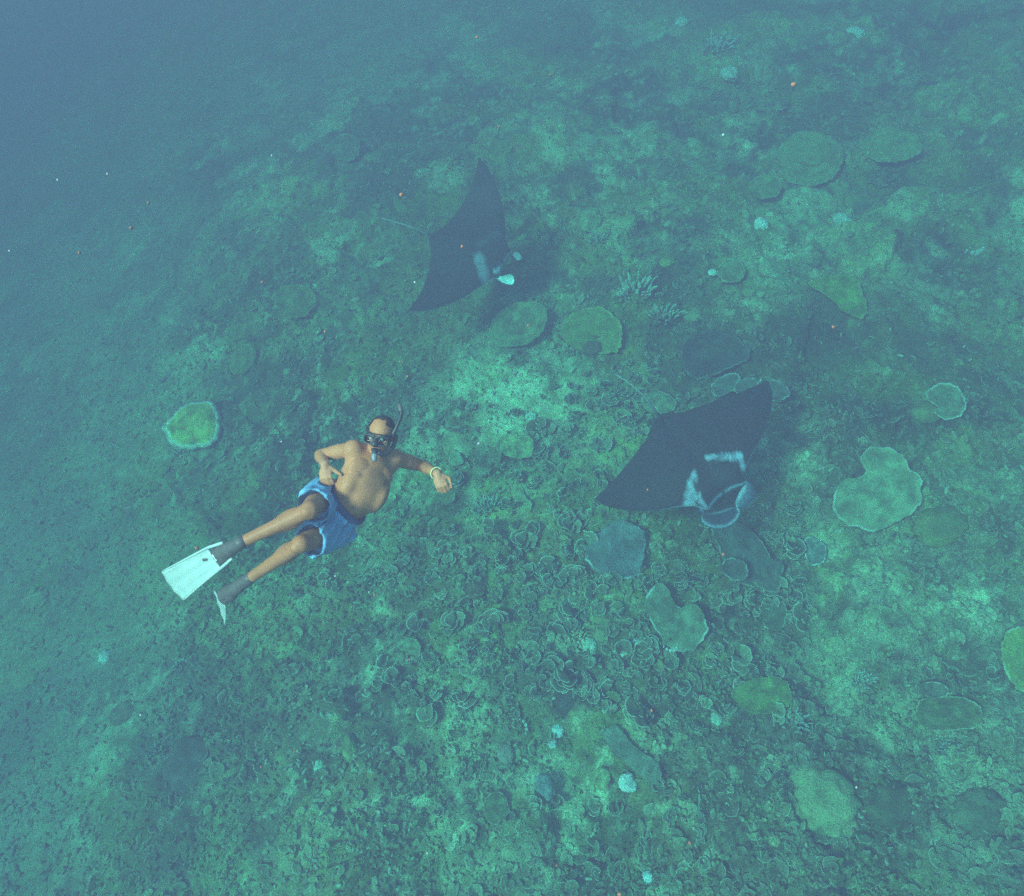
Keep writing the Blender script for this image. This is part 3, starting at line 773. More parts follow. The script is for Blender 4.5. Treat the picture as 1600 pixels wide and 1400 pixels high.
# pale branching rubble and finger coral tips
P, g = scatter_xy(5200, 8, lambda a, b: np.clip(0.15 + 1.6 * fbm(a * .7 + 9, b * .7, 440, 4), 0.03, 1))
items = []
for q in P:
    R = g.uniform(.010, .026); L = g.uniform(.025, .075)
    w = g.uniform(0, 6.28); el = g.uniform(.1, 1.3)
    d = np.array((math.cos(w) * math.cos(el), math.sin(w) * math.cos(el), math.sin(el)))
    v, f = tube([q - d * .02, q + d * L * .6, q + d * L], [R, R * .85, R * .3], 5)
    f4 = [t for t in f if len(t) == 4]
    cc = np.array((.34, .42, .31)) * g.uniform(.35, 1.25)
    items.append((v, np.array(f4), np.tile(np.clip(cc, 0, .75), (len(v), 1))))
P, g = scatter_xy(14000, 12, lambda a, b: np.clip(0.5 + 1.2 * fbm(a * .8 + 3, b * .8, 450, 3), 0.1, 1))
tone = worley(P[:, 0], P[:, 1], .5, 460)[1]
for q, tn in zip(P, tone):
    R = g.uniform(.010, .030); L = g.uniform(.02, .06)
    w = g.uniform(0, 6.28); el = g.uniform(.5, 1.5)
    d = np.array((math.cos(w) * math.cos(el), math.sin(w) * math.cos(el), math.sin(el)))
    v, f = tube([q - d * .02, q + d * L * .7, q + d * L], [R, R * 1.05, R * .45], 5)
    f4 = [t for t in f if len(t) == 4]
    cc = (.3 * PAL[int(tn * 6.99)] * 1.5 + .7 * ground_colour(q[0], q[1])) * g.uniform(.75, 1.45)
    items.append((v, np.array(f4), np.tile(np.clip(cc, 0, .6), (len(v), 1))))
merged('coral_rubble', items, M_CORAL)

# ------------------------------------------------------------------ manta rays
def rot_xyz(a, b, c):
    ca, sa, cb, sb, cc, sc = math.cos(a), math.sin(a), math.cos(b), math.sin(b), math.cos(c), math.sin(c)
    return np.array([[cc, -sc, 0], [sc, cc, 0], [0, 0, 1]]) @ np.array([[cb, 0, sb], [0, 1, 0], [-sb, 0, cb]]) @ np.array([[1, 0, 0], [0, ca, -sa], [0, sa, ca]])

def spline(xs, ys, q):
    """smooth interpolation through control points (monotone enough cubic)"""
    xs = np.asarray(xs, float); ys = np.asarray(ys, float); q = np.asarray(q, float)
    m = np.gradient(ys, xs)
    i = np.clip(np.searchsorted(xs, q) - 1, 0, len(xs) - 2)
    h = xs[i + 1] - xs[i]; t = (q - xs[i]) / h
    return ys[i] * (1 + 2 * t) * (1 - t) ** 2 + m[i] * h * t * (1 - t) ** 2 + ys[i + 1] * t * t * (3 - 2 * t) + m[i + 1] * h * t * t * (t - 1)

def seg_dist(x, y, a, b):
    a = np.array(a); b = np.array(b); d = b - a
    t = np.clip(((x - a[0]) * d[0] + (y - a[1]) * d[1]) / (d @ d), 0, 1)
    return np.hypot(x - a[0] - t * d[0], y - a[1] - t * d[1])

def manta(label, loc, rot, S, zR, zL, midR, midL, marks, lobes, tail_len, tail_droop, headw=0.19, spanR=1.0, spanL=1.0):
    """body in half-span units: x forward, y to its left, z up"""
    NY, NV = 141, 34
    yy = np.sin(np.linspace(-1, 1, NY) * np.pi / 2 * 0.92) / math.sin(np.pi / 2 * 0.92)
    A = np.abs(yy)
    le = spline([0, .06, .12, headw - .01, headw + .05, .34, .5, .65, .8, .9, .96, 1.0], [.415, .42, .435, .45, .375, .315, .235, .145, .03, -.07, -.145, -.235], A)
    te = spline([0, .05, .10, .18, .3, .5, .7, .85, .95, 1.0], [-.47, -.47, -.43, -.375, -.33, -.275, -.245, -.24, -.245, -.25], A)
    T = spline([0, .1, .2, .35, .5, .7, .9, 1.0], [.21, .20, .165, .105, .07, .038, .016, .008], A)
    vv = (1 - np.cos(np.linspace(0, np.pi, NV))) / 2
    prof = np.sqrt(vv) * (1 - vv) ** 0.85 * 2.05
    sgn = np.where(yy < 0, zR, zL); md = np.where(yy < 0, midR, midL)
    bend = sgn * A ** 2.2 + md * A * (1 - A) * 4
    yv = yy * (1 - 0.15 * np.abs(sgn) * A) * (1 + (np.where(yy < 0, spanR, spanL) - 1) * A)
    top = []; bot = []
    for k in range(NY):
        xs = le[k] + (te[k] - le[k]) * vv
        blunt = max(0, 1 - (A[k] / headw) ** 4) * 0.05 * (1 - vv) ** 3
        zt = bend[k] + 0.62 * T[k] * prof + blunt * .5
        zb = bend[k] - 0.38 * T[k] * prof - blunt
        # trailing half of the wing lags behind the beat
        top.append(np.column_stack([xs, np.full(NV, yv[k]), zt])); bot.append(np.column_stack([xs, np.full(NV, yv[k]), zb]))
    V = np.concatenate([np.concatenate(top), np.concatenate(bot)]); h = NY * NV
    V[:h, 2] += .010 * fbm(V[:h, 0] * 4 + 3, V[:h, 1] * 3, 530, 3) * np.clip(1 - np.abs(V[:h, 1]), 0, 1)
    V[h:, 2] -= 0.003
    F = []
    for k in range(NY - 1):
        for j in range(NV - 1):
            a = k * NV + j
            F.append((a, a + 1, a + NV + 1, a + NV)); F.append((h + a, h + a + NV, h + a + NV + 1, h + a + 1))
        F.append((k * NV, (k + 1) * NV, h + (k + 1) * NV, h + k * NV))
        F.append((k * NV + NV - 1, h + k * NV + NV - 1, h + (k + 1) * NV + NV - 1, (k + 1) * NV + NV - 1))
    for k in (0, NY - 1):
        for j in range(NV - 1):
            a = k * NV + j; q = (a, h + a, h + a + 1, a + 1); F.append(q if k == 0 else q[::-1])
    x, y = V[:, 0], V[:, 1]
    K = np.tile(np.array((.034, .022, .026)), (len(V), 1))
    w = np.zeros(len(V))
    wx = x + .026 * fbm(x * 13, y * 13, 500, 4, .6); wy = y + .026 * fbm(x * 13 + 7, y * 13, 510, 4, .6)
    for (a, b, r, s) in marks:
        d = seg_dist(wx, wy, a, b)
        w = np.maximum(w, s * np.clip((1.25 - d / r) * 1.8, 0, 1) * np.clip(.85 + .6 * fbm(x * 20, y * 20, 520, 3), .5, 1))
    vt = np.tile(vv, 2 * NY); At = np.tile(np.repeat(A, NV), 2)
    w = np.maximum(w, .9 * np.clip(1 - vt / .012, 0, 1) * np.clip(1.0 - (At - headw) / .5, .15, 1) * (At > .0))
    w[h:] = 0
    K = K * (1 - w[:, None]) + np.array((.58, .66, .88)) * w[:, None]
    # pale belly
    bw = np.clip(1 - np.hypot((x[h:] - .05) / .45, y[h:] / .45), 0, 1)[:, None]
    K[h:] = K[h:] * (1 - bw) + np.array((.55, .55, .55)) * bw
    Rm = rot_xyz(*rot)
    o = link('manta_ray', make_mesh('manta_ray', V * S, F, K), M_MANTA, None, loc)
    o.rotation_euler = Matrix(Rm.tolist()).to_euler()
    tag(o, label, 'manta ray', 'manta rays gliding over the reef')
    # head fins: broad curled paddles
    for path, width, wdir, kc, kr in lobes:
        path = np.array(path); n = 26; m_ = 9
        q = np.linspace(0, 1, n); tt = np.linspace(0, 1, len(path))
        C_ = np.column_stack([spline(tt, path[:, i], q) for i in range(3)])
        Wd = np.interp(q, np.linspace(0, 1, len(width)), width)
        Wd = Wd * np.sqrt(np.clip(1 - np.clip((q - .8) / .2, 0, 1) ** 2 * .97, 0, 1))
        D0 = np.array(wdir, float)
        Tn = np.gradient(C_, axis=0); Tn /= np.linalg.norm(Tn, axis=1)[:, None]
        V2 = []; K2 = []
        for s in (1, -1):
            for i in range(n):
                d = D0 - Tn[i] * (D0 @ Tn[i]); d /= np.linalg.norm(d); nn = np.cross(Tn[i], d)
                for j in range(m_):
                    u = j / (m_ - 1) * 2 - 1
                    V2.append(C_[i] + d * Wd[i] * .5 * u + nn * (.010 * s * (1 - u * u) + .03 * (u * u)))
                    e = max(abs(u), np.clip((q[i] - .9) / .1, 0, 1)); e = np.clip((e - .66) / .24, 0, 1)
                    K2.append(np.array(kc) * (1 - e) + np.array(kr) * e)
        V2 = np.array(V2) * S; h2 = n * m_; F2 = []
        for i in range(n - 1):
            for j in range(m_ - 1):
                a = i * m_ + j
                F2.append((a, a + 1, a + m_ + 1, a + m_)); F2.append((h2 + a, h2 + a + m_, h2 + a + m_ + 1, h2 + a + 1))
        for a, b in [(i * m_, (i + 1) * m_) for i in range(n - 1)]:
            F2.append((a, b, h2 + b, h2 + a)); F2.append((a + m_ - 1, h2 + a + m_ - 1, h2 + b + m_ - 1, b + m_ - 1))
        for i in (0, n - 1):
            for j in range(m_ - 1):
                a = i * m_ + j; F2.append((a, h2 + a, h2 + a + 1, a + 1))
        link('head_fin', make_mesh('head_fin', V2, F2, np.array(K2)), M_MANTA, o)
    # thin whip tail and the small fin at its root
    tp = [(-.45 - tail_len * t, .02 * math.sin(t * 4), .015 + tail_droop * t * t) for t in np.linspace(0, 1, 14)]
    tv, tf = tube(np.array(tp) * S, np.linspace(.016, .004, 14) * S, 7)
    link('tail', make_mesh('tail', tv, tf, np.linspace((.03, .03, .035), (.45, .5, .5), len(tv))), M_MANTA, o)
    dv = np.array([(-.37, .006, .02), (-.47, .004, .03), (-.50, 0, .075), (-.45, 0, .08), (-.37, -.006, .02), (-.47, -.004, .03)]) * S
    link('dorsal_fin', make_mesh('dorsal_fin', dv, [(0, 3, 2, 1), (4, 5, 2, 3), (0, 4, 3), (1, 2, 5), (0, 1, 5, 4)], np.tile((.03, .03, .035), (6, 1))), M_MANTA, o)
    for s in (1, -1):
        ev = ICO2[0] * np.array((.020, .012, .020)) * S + np.array((.385, s * (headw + .012), -.005)) * S
        link('eye', make_mesh('eye', ev, ICO2[1], np.tile((.015, .015, .015), (len(ev), 1))), M_MANTA, o)
    return o

KW, KC = (.58, .68, .88), (.045, .06, .10)
manta('large dark manta ray with white chevron marks on its shoulders and open curled head fins', (2.171, 4.601, 1.506), (.219, .075, -1.257), 1.5, -.15, -.19, .045, .05,
      [((.326, -.264), (.164, -.095), .026, .85), ((.335, -.27), (.30, -.235), .045, .95), ((.123, .07), (.263, .284), .025, .8), ((.263, .284), (.343, .245), .034, .85), ((.33, -.19), (.41, -.19), .02, .8)],
      [([(.415, .195, .0), (.47, .215, .01), (.53, .18, .01), (.565, .10, .0), (.56, .02, -.01)], [.06, .11, .15, .15, .11], (-.75, -.25, .6), (.09, .14, .21), KW),
       ([(.415, -.195, .0), (.47, -.215, .0), (.53, -.185, -.01), (.57, -.10, -.02), (.565, .02, -.03)], [.06, .11, .15, .16, .12], (-.75, .25, .6), KC, KW)],
      .75, -.25, .20, .88, 1.0)
manta('dark manta ray farther off with one bright white head fin and a thin pale tail', (.092, 9.544, 1.32), (.21, .226, -.61), 1.5, .149, .425, .0, .02,
      [((.30, -.25), (.16, -.08), .05, .42), ((.10, .07), (.24, .27), .045, .07), ((.40, -.16), (.42, -.05), .016, .9)],
      [([(.42, .17, .0), (.48, .18, .0), (.53, .17, -.01), (.57, .15, -.02)], [.03, .07, .09, .08], (.2, .5, .6), (.25, .34, .42), (.35, .46, .55)),
       ([(.42, -.17, .0), (.48, -.17, .0), (.54, -.15, .0), (.60, -.12, .0)], [.03, .07, .12, .12], (.3, .9, .5), (.75, .88, .9), (.8, .9, .92))],
      .62, .02, .18, 1.0, .93)

# ------------------------------------------------------------------ the diver
def capsule(p0, r0, p1, r1, seg=18, cap=6):
    p0 = np.asarray(p0, float); p1 = np.asarray(p1, float)
    ax = nrm(p1 - p0); L = np.linalg.norm(p1 - p0)
    a = nrm(np.cross(ax, [0.3, 0.5, 0.81])); b = np.cross(ax, a)
    prof = [(-r0 * math.cos(w), r0 * math.sin(w)) for w in np.linspace(0.12, np.pi / 2, cap)]
    prof += [(L * t, r0 + (r1 - r0) * t) for t in (.25, .5, .75)]
    prof += [(L + r1 * math.sin(w), r1 * math.cos(w)) for w in np.linspace(0, np.pi / 2 - .12, cap)]
    V = []; F = []
    for h_, r_ in prof:
        for j in range(seg):
            w = 2 * np.pi * j / seg; V.append(p0 + ax * h_ + r_ * (a * math.cos(w) + b * math.sin(w)))
    for k in range(len(prof) - 1):
        for j in range(seg):
            F.append((k * seg + j, k * seg + (j + 1) % seg, (k + 1) * seg + (j + 1) % seg, (k + 1) * seg + j))
    F.append(tuple(range(seg))[::-1]); F.append(tuple((len(prof) - 1) * seg + j for j in range(seg)))
    return V, F

def ellipsoid(c, axes, radii):
    return (ICO3[0] * np.asarray(radii)) @ np.array(axes) + np.asarray(c), ICO3[1]

def fuse(parts, voxel, smooth, name):
    """one continuous skin over overlapping volumes"""
    V = []; F = []; o = 0
    for v, f in parts:
        V += [tuple(q) for q in np.asarray(v)]; F += [tuple(int(i) + o for i in t) for t in f]; o += len(v)
    me = bpy.data.meshes.new('tmp'); me.from_pydata(V, [], F)
    ob = bpy.data.objects.new('tmp', me); COL.objects.link(ob)
    md = ob.modifiers.new('r', 'REMESH'); md.mode = 'VOXEL'; md.voxel_size = voxel
    if smooth:
        ms = ob.modifiers.new('s', 'SMOOTH'); ms.factor = .5; ms.iterations = smooth
    dg = bpy.context.evaluated_depsgraph_get()
    out = bpy.data.meshes.new_from_object(ob.evaluated_get(dg))
    bpy.data.objects.remove(ob); bpy.data.meshes.remove(me)
    out.name = name
    out.polygons.foreach_set('use_smooth', np.full(len(out.polygons), True))
    return out

SPN = [pt(588, 708, 4.30), pt(580, 727, 4.30), pt(571, 752, 4.29), pt(559, 772, 4.29), pt(540, 787, 4.31), pt(515, 801, 4.34)]   # neck, chest, ribs, belly, waist, hips
Nk, Pv = SPN[0], SPN[5]
ORI = Pv.copy()
toc = nrm(CAM - SPN[2])
def level(i, yaw):
    """spine axis, diver's right and chest-front direction at one level of the spine"""
    t = nrm(SPN[min(i + 1, 5)] - SPN[max(i - 1, 0)])
    n_ = nrm(toc - t * (toc @ t)); s_ = np.cross(n_, t)
    if s_ @ UPV < 0 and i > 2 or s_ @ RGT > 0 and i <= 2:
        s_ = -s_
    y_ = rad(yaw)
    return [s_ * math.cos(y_) + n_ * math.sin(y_), t, n_ * math.cos(y_) - s_ * math.sin(y_)]
A0, A1, A2, A3, A4, A5 = [level(i, w) for i, w in enumerate((26, 26, 22, 16, 10, 6))]
AX, AXP = A1, A5
ss_, tdir, nn_ = AX
def pv(l_, a_, s, t, n_):
    return l_ + a_[0] * s + a_[1] * t + a_[2] * n_
shR, shL = pt(552, 702, 4.24), pt(617, 716, 4.42)
elR, elL = pt(501, 711, 4.45), pt(661, 728, 4.60)
wrR, wrL = pt(508, 726, 4.22), pt(683, 740, 4.42)
hipR, hipL = pt(505, 776, 4.30), pt(525, 827, 4.36)
knR, knL = pt(484, 797, 3.94), pt(470, 850, 4.0)
anR, anL = pt(374, 849, 3.98), pt(388, 905, 4.22)
toR, toL = pt(341, 869, 4.10), pt(349, 933, 4.34)
TB = []                                                             # trunk, blended first
TB.append(ellipsoid(pv(SPN[1], A1, 0, .02, -.02), A1, (.150, .12, .100)))
TB.append(ellipsoid(pv(SPN[2], A2, 0, .0, -.01), A2, (.160, .140, .110)))
TB.append(ellipsoid(pv(SPN[3], A3, 0, .0, .0), A3, (.138, .13, .104)))
TB.append(ellipsoid(pv(SPN[4], A4, 0, .0, .0), A4, (.130, .12, .102)))
TB.append(ellipsoid(pv(SPN[5], A5, 0, -.02, .0), A5, (.150, .12, .108)))
TB.append(ellipsoid(pv(SPN[0], A0, 0, .03, -.03), A0, (.13, .065, .065)))
for sg in (1, -1):
    TB.append(ellipsoid(pv(SPN[2], A2, sg * .105, .05, .01), A2, (.055, .11, .085)))
TB.append(ellipsoid(pv(SPN[3], A3, 0, .02, .045), A3, (.088, .10, .070)))
for sh, sg in ((shR, 1), (shL, -1)):
    TB.append(capsule(pv(SPN[0], A0, 0, .01, -.03), .055, pv(sh, A1, 0, .0, -.01), .048))
    TB.append(capsule(pv(SPN[1], A1, sg * .08, .02, -.01), .068, sh, .058))
    TB.append(ellipsoid(sh, np.eye(3), (.062, .062, .062)))
def as_part(me):
    """a fused mesh as vertices and faces again"""
    v = np.empty(len(me.vertices) * 3, np.float32); me.vertices.foreach_get('co', v)
    return v.reshape(-1, 3).astype(float) + ORI, [tuple(p_.vertices) for p_ in me.polygons]
TBm = fuse([(np.asarray(v) - ORI, f) for v, f in TB], 0.010, 26, 'trunk')
B = [as_part(TBm)]
for sg in (1, -1):
    B.append(ellipsoid(pv(SPN[1], A1, .008 + sg * .064, .035, .048), A1, (.080, .062, .032)))
for sh, el, wr in ((shR, elR, wrR), (shL, elL, wrL)):
    B.append(capsule(sh, .049, el, .037)); B.append(capsule(sh * .62 + el * .38, .049, sh * .35 + el * .65, .043))
    B.append(capsule(el, .038, wr, .026)); B.append(capsule(el * .85 + wr * .15, .042, el * .62 + wr * .38, .037))
for hp, kn, an, to in ((hipR, knR, anR, toR), (hipL, knL, anL, toL)):
    L_ = [capsule(hp, .082, kn, .052), ellipsoid(kn, np.eye(3), (.053, .053, .053)), capsule(kn, .047, an, .032)]
    sd = nrm(an - kn); bk = nrm(-toc + sd * (toc @ sd)); lt = np.cross(sd, bk)
    L_.append(ellipsoid(kn * .70 + an * .30 + bk * .022 + lt * .012, [lt, sd, bk], (.044, .115, .043)))
    L_.append(ellipsoid(kn * .72 + an * .28 + bk * .018 - lt * .016, [lt, sd, bk], (.039, .10, .040)))
    L_.append(ellipsoid(kn * .98 + an * .02 - bk * .030, np.eye(3), (.034, .034, .034)))
    L_.append(capsule(an, .036, to, .03)); L_.append(ellipsoid(an + bk * .02, np.eye(3), (.036, .036, .036)))
    for sg in (1, -1):
        L_.append(ellipsoid(an + lt * sg * .026, np.eye(3), (.016, .016, .016)))
    lm = fuse([(np.asarray(v) - ORI, f) for v, f in L_], 0.008, 9, 'leg_volume')
    B.append(as_part(lm)); bpy.data.meshes.remove(lm)
bpy.data.meshes.remove(TBm)

# head
hc = pt(595.5, 678, 4.235)
hu = nrm(UPV * 1.0 + RGT * .10 + toc * 0.28)
hf = nrm(toc * 1.0 - RGT * .30 - UPV * .12); hf = nrm(hf - hu * (hf @ hu)); hl = np.cross(hu, hf)       # hl: the diver's left
HS = 0.92
hl, hf, hu = hl * HS, hf * HS, hu * HS
HA = [hl, hf, hu]
def H_(l_, f_, u_): return hc + hl * l_ + hf * f_ + hu * u_
B.append(ellipsoid(H_(0, -.01, .022), HA, (.077, .095, .090)))
B.append(ellipsoid(H_(0, .022, -.052), HA, (.060, .066, .072)))
B.append(ellipsoid(H_(0, .058, -.098), HA, (.030, .026, .022)))
B.append(ellipsoid(H_(0, .075, .012), HA, (.052, .018, .018)))
B.append(capsule(H_(0, .088, -.008), .010, H_(0, .108, -.040), .015))
B.append(ellipsoid(H_(0, .085, -.072), HA, (.026, .012, .008))); B.append(ellipsoid(H_(0, .083, -.084), HA, (.023, .012, .008)))
for s in (1, -1):
    B.append(ellipsoid(H_(s * .078, -.012, -.012), HA, (.012, .022, .034)))
    B.append(ellipsoid(H_(s * .045, .055, -.035), HA, (.024, .022, .022)))
B.append(capsule(Nk + nn_ * -.03 + tdir * .02, .064, H_(0, -.02, -.06), .056))

# hands: palm, four bent fingers of unequal length, a thumb from the side of the palm
def hand(wr, d, lat, back, curl, thumb_side, thumb_dir):
    d = nrm(d); lat = nrm(lat - d * (lat @ d)); back = nrm(np.cross(d, lat)) * (1 if np.cross(d, lat) @ back > 0 else -1)
    P_ = [capsule(wr, .028, wr + d * .03, .026)]
    P_.append(ellipsoid(wr + d * .052, [lat, d, back], (.040, .046, .017)))
    for k, (o_, ln, r_) in enumerate([(.030, 1.0, .0098), (.010, 1.10, .0102), (-.010, 1.02, .0098), (-.029, .82, .0088)]):
        q = wr + d * (.090 - .004 * abs(k - 1)) + lat * o_ * thumb_side
        P_.append(capsule(wr + d * .05 + lat * o_ * thumb_side * .8, r_ * 1.15, q, r_ * 1.15))
        dd = d; ang = 0
        for seg_, (l_, c_) in enumerate([(.042, curl[0]), (.027, curl[1]), (.021, curl[2])]):
            ang += c_; dv = d * math.cos(ang) - back * math.sin(ang) + lat * o_ * thumb_side * 1.2
            q2 = q + nrm(dv) * l_ * ln
            P_.append(capsule(q, r_ * (1 - .07 * seg_), q2, r_ * (.94 - .08 * seg_), 12, 4)); q = q2
    tb = wr + d * .028 + lat * .030 * thumb_side - back * .006
    t1 = tb + nrm(lat * thumb_side * .8 + d * .7 - back * .2) * .038
    t2 = t1 + nrm(thumb_dir) * .032; t3 = t2 + nrm(thumb_dir) * .024
    P_.append(capsule(wr + d * .02, .018, tb, .017, 12, 4)); P_.append(capsule(tb, .015, t1, .012, 12, 4))
    P_.append(capsule(t1, .012, t2, .0108, 12, 4)); P_.append(capsule(t2, .0108, t3, .0095, 12, 4))
    return P_
IM = lambda a, b, c=0.0: RGT * a - UPV * b - FWD * c          # a right, b down, c towards the viewer
B += hand(wrR, IM(.16, .88, .45), IM(.95, -.30), IM(0, -.2, 1), (.85, 1.2, .7), 1, IM(.55, .25, .6))
B += hand(wrL, IM(.35, .85, .35), IM(.95, -.30), IM(0, -.2, 1), (.95, 1.3, .8), 1, IM(.25, .95, .1))

body = fuse([(np.asarray(v) - ORI, f) for v, f in B], 0.0046, 7, 'person')
bc = np.empty(len(body.vertices) * 3, np.float32); body.vertices.foreach_get('co', bc)
bc = bc.reshape(-1, 3) + ORI
sk = np.tile((.52, .182, .076), (len(bc), 1))
def blot(c, r_, col, a):
    global sk
    w_ = (a * np.clip(1.3 - np.linalg.norm(bc - c, axis=1) / r_, 0, 1))[:, None]
    sk = sk * (1 - w_) + w_ * np.array(col)
for sg in (1, -1):
    blot(pv(SPN[1], A1, sg * .082, .070, .080), .022, (.20, .075, .045), .9)
    for k_ in range(4):
        blot(pv(SPN[1], A1, sg * .018, .02 + .03 * k_, .085), .038, (.22, .095, .055), .35)          # sparse chest hair
blot(pv(SPN[3], A3, 0, .055, .118), .016, (.18, .07, .04), .9)
for hp_, an_ in ((knR, anR), (knL, anL)):
    for k_ in range(6):
        blot(hp_ + (an_ - hp_) * k_ / 6, .085, (.35, .122, .052), .6)
for w_ in (wrR, wrL):
    blot(w_, .12, (.55, .23, .13), .6)
set_col(body, np.clip(sk, .01, .9))
person = link('person', body, M_SKIN, None, ORI)
tag(person, 'bare-chested snorkeller in blue shorts, black mask and white fins swimming on his back', 'person')

def part(name, me, mat, parent=person):
    return link(name, me, mat, parent)
def mesh_rel(name, V, F, col=None):
    return make_mesh(name, np.asarray(V) - ORI, F, col)
def tube_part(name, path, r_, mat, seg=10, parent=person, n=24):
    path = np.asarray(path, float)
    q = np.linspace(0, 1, n); t = np.linspace(0, 1, len(path))
    Pq = np.column_stack([spline(t, path[:, i], q) for i in range(3)])
    rr_ = np.interp(q, np.linspace(0, 1, len(np.atleast_1d(r_))), np.atleast_1d(r_)) if np.ndim(r_) else r_
    v, f = tube(Pq, rr_, seg)
    return part(name, mesh_rel(name, v, f), mat, parent)

# swim shorts: one cloth shell with open, turned-in hems
def cup(c0, c1, ax, radii0, radii1, seg=36, depth=.07, wall=.012):
    """leg of the shorts from c0 to a hem at c1, hollow at the hem"""
    c0 = np.asarray(c0); c1 = np.asarray(c1); d = nrm(c1 - c0)
    a = nrm(ax - d * (ax @ d)); b = np.cross(d, a)
    rows = [(c0 + (c1 - c0) * t, radii0 + (radii1 - radii0) * t) for t in np.linspace(0, 1, 8)]
    rows += [(c1 - d * .002, radii1 - wall), (c1 - d * depth, radii1 - wall * 1.3)]
    V = []; F = []
    for c, R_ in rows:
        for j in range(seg):
            w = 2 * np.pi * j / seg; V.append(c + (a * math.cos(w) * 1.06 + b * math.sin(w) * .96) * R_)
    for k in range(len(rows) - 1):
        for j in range(seg):
            F.append((k * seg + j, k * seg + (j + 1) % seg, (k + 1) * seg + (j + 1) % seg, (k + 1) * seg + j))
    F.append(tuple(range(seg))[::-1]); F.append(tuple((len(rows) - 1) * seg + j for j in range(seg)))
    return V, F
td = A5[1]
SH = [ellipsoid(Pv, A5, (.162, .112, .122)), ellipsoid(pv(SPN[4], A4, 0, .03, 0), A4, (.144, .075, .116)), cup(hipR - (knR - hipR) * .2, hipR + (knR - hipR) * .74, A5[0], .104, .098), cup(hipL - (knL - hipL) * .2, hipL + (knL - hipL) * .76, A5[0], .104, .098),
      capsule(Pv + A5[0] * .03 - td * .05, .112, Pv - A5[0] * .03 - td * .05, .110), capsule(hipR, .098, hipL, .098)]
sm = fuse([(np.asarray(v) - ORI, f) for v, f in SH], 0.0065, 6, 'swim_shorts')
nv = len(sm.vertices)
co = np.empty(nv * 3, np.float32); sm.vertices.foreach_get('co', co); co = co.reshape(-1, 3)
no_ = np.empty(nv * 3, np.float32); sm.vertices.foreach_get('normal', no_); no_ = no_.reshape(-1, 3)
u1 = co @ td; u2 = co @ A5[0]; u3 = co @ A5[2]
fold = np.abs(fbm(u1 * 5 + u2 * 13 + u3 * 3, u2 * 3 - u1 * 9 + u3 * 4, 600, 2)); fold2 = fbm(u1 * 18 + u3 * 8, u2 * 15, 610, 2)
co = co + no_ * ((.20 - fold) * .042 + fold2 * .004)[:, None]
sm.vertices.foreach_set('co', co.astype(np.float32).ravel())
edge = np.clip((.07 - fold) / .07, 0, 1)[:, None]
set_col(sm, np.array((.13, .32, .50)) * (1 - .25 * edge) + .25 * edge * np.array((.3, .55, .8)))
sm.update()
part('swim_shorts', sm, M_SHORTS)
wb = []
for w in np.linspace(0, 2 * np.pi, 33)[:-1]:
    wb.append(pv(SPN[4], A4, math.cos(w) * .141, -.012, math.sin(w) * .112))
def ring(path, r_, seg=8, flat=None):
    """closed tube; flat = (axis, half height) makes it a band"""
    path = np.asarray(path, float); n = len(path); V = []; F = []
    c = path.mean(0)
    for k in range(n):
        T = nrm(path[(k + 1) % n] - path[k - 1]); o_ = path[k] - c
        if flat is None:
            a = nrm(o_ - T * (o_ @ T)); b = np.cross(T, a); ra = rb = r_
        else:
            b = nrm(flat[0] - T * (flat[0] @ T)); a = np.cross(b, T); ra, rb = r_, flat[1]
        for j in range(seg):
            w = 2 * np.pi * j / seg; V.append(path[k] + a * math.cos(w) * ra + b * math.sin(w) * rb)
    for k in range(n):
        for j in range(seg):
            F.append((k * seg + j, k * seg + (j + 1) % seg, ((k + 1) % n) * seg + (j + 1) % seg, ((k + 1) % n) * seg + j))
    return V, F
v, f = ring(wb, .010, 8, (A4[1], .022))
part('waistband', mesh_rel('waistband', v, f), M_BAND)

# hair: short, thin on top, receding
hv = ICO3[0].copy(); keep = (hv[:, 2] > .05 - .55 * np.clip(-hv[:, 1], -1, 1)) & ~((hv[:, 1] > .30) & (np.abs(hv[:, 0] + .14) < .52) & (hv[:, 2] < .80)) & ~((hv[:, 1] > .25) & (hv[:, 2] < .35))
ids = np.flatnonzero(keep); remap = -np.ones(len(hv), int); remap[ids] = np.arange(len(ids))
hf_ = [t for t in ICO3[1] if keep[t].all()]
hs = (hv * np.array((.084, .101, .0965)) * (1 + .025 * fbm(hv[:, 0] * 9, hv[:, 1] * 9 + hv[:, 2] * 7, 650, 3))[:, None])[ids]
hw = H_(0, -.01, .022) + hs[:, :1] * hl + hs[:, 1:2] * hf + hs[:, 2:] * hu
hi_ = hw - (hw - H_(0, -.01, .022)) * .07
nh = len(ids)
HF = [tuple(remap[t]) for t in hf_] + [tuple(remap[t][::-1] + nh) for t in hf_]
part('hair', mesh_rel('hair', np.concatenate([hw, hi_]), HF), M_HAIR)

# eyes behind the mask
for s in (1, -1):
    e = part('eye', mesh_rel('eye', ICO2[0] * .0125 + H_(s * .031, .080, -.008), ICO2[1]), M_EYE)
    part('iris', mesh_rel('iris', ICO1[0] * .006 + H_(s * .031, .0885, -.010), ICO1[1]), M_IRIS, e)

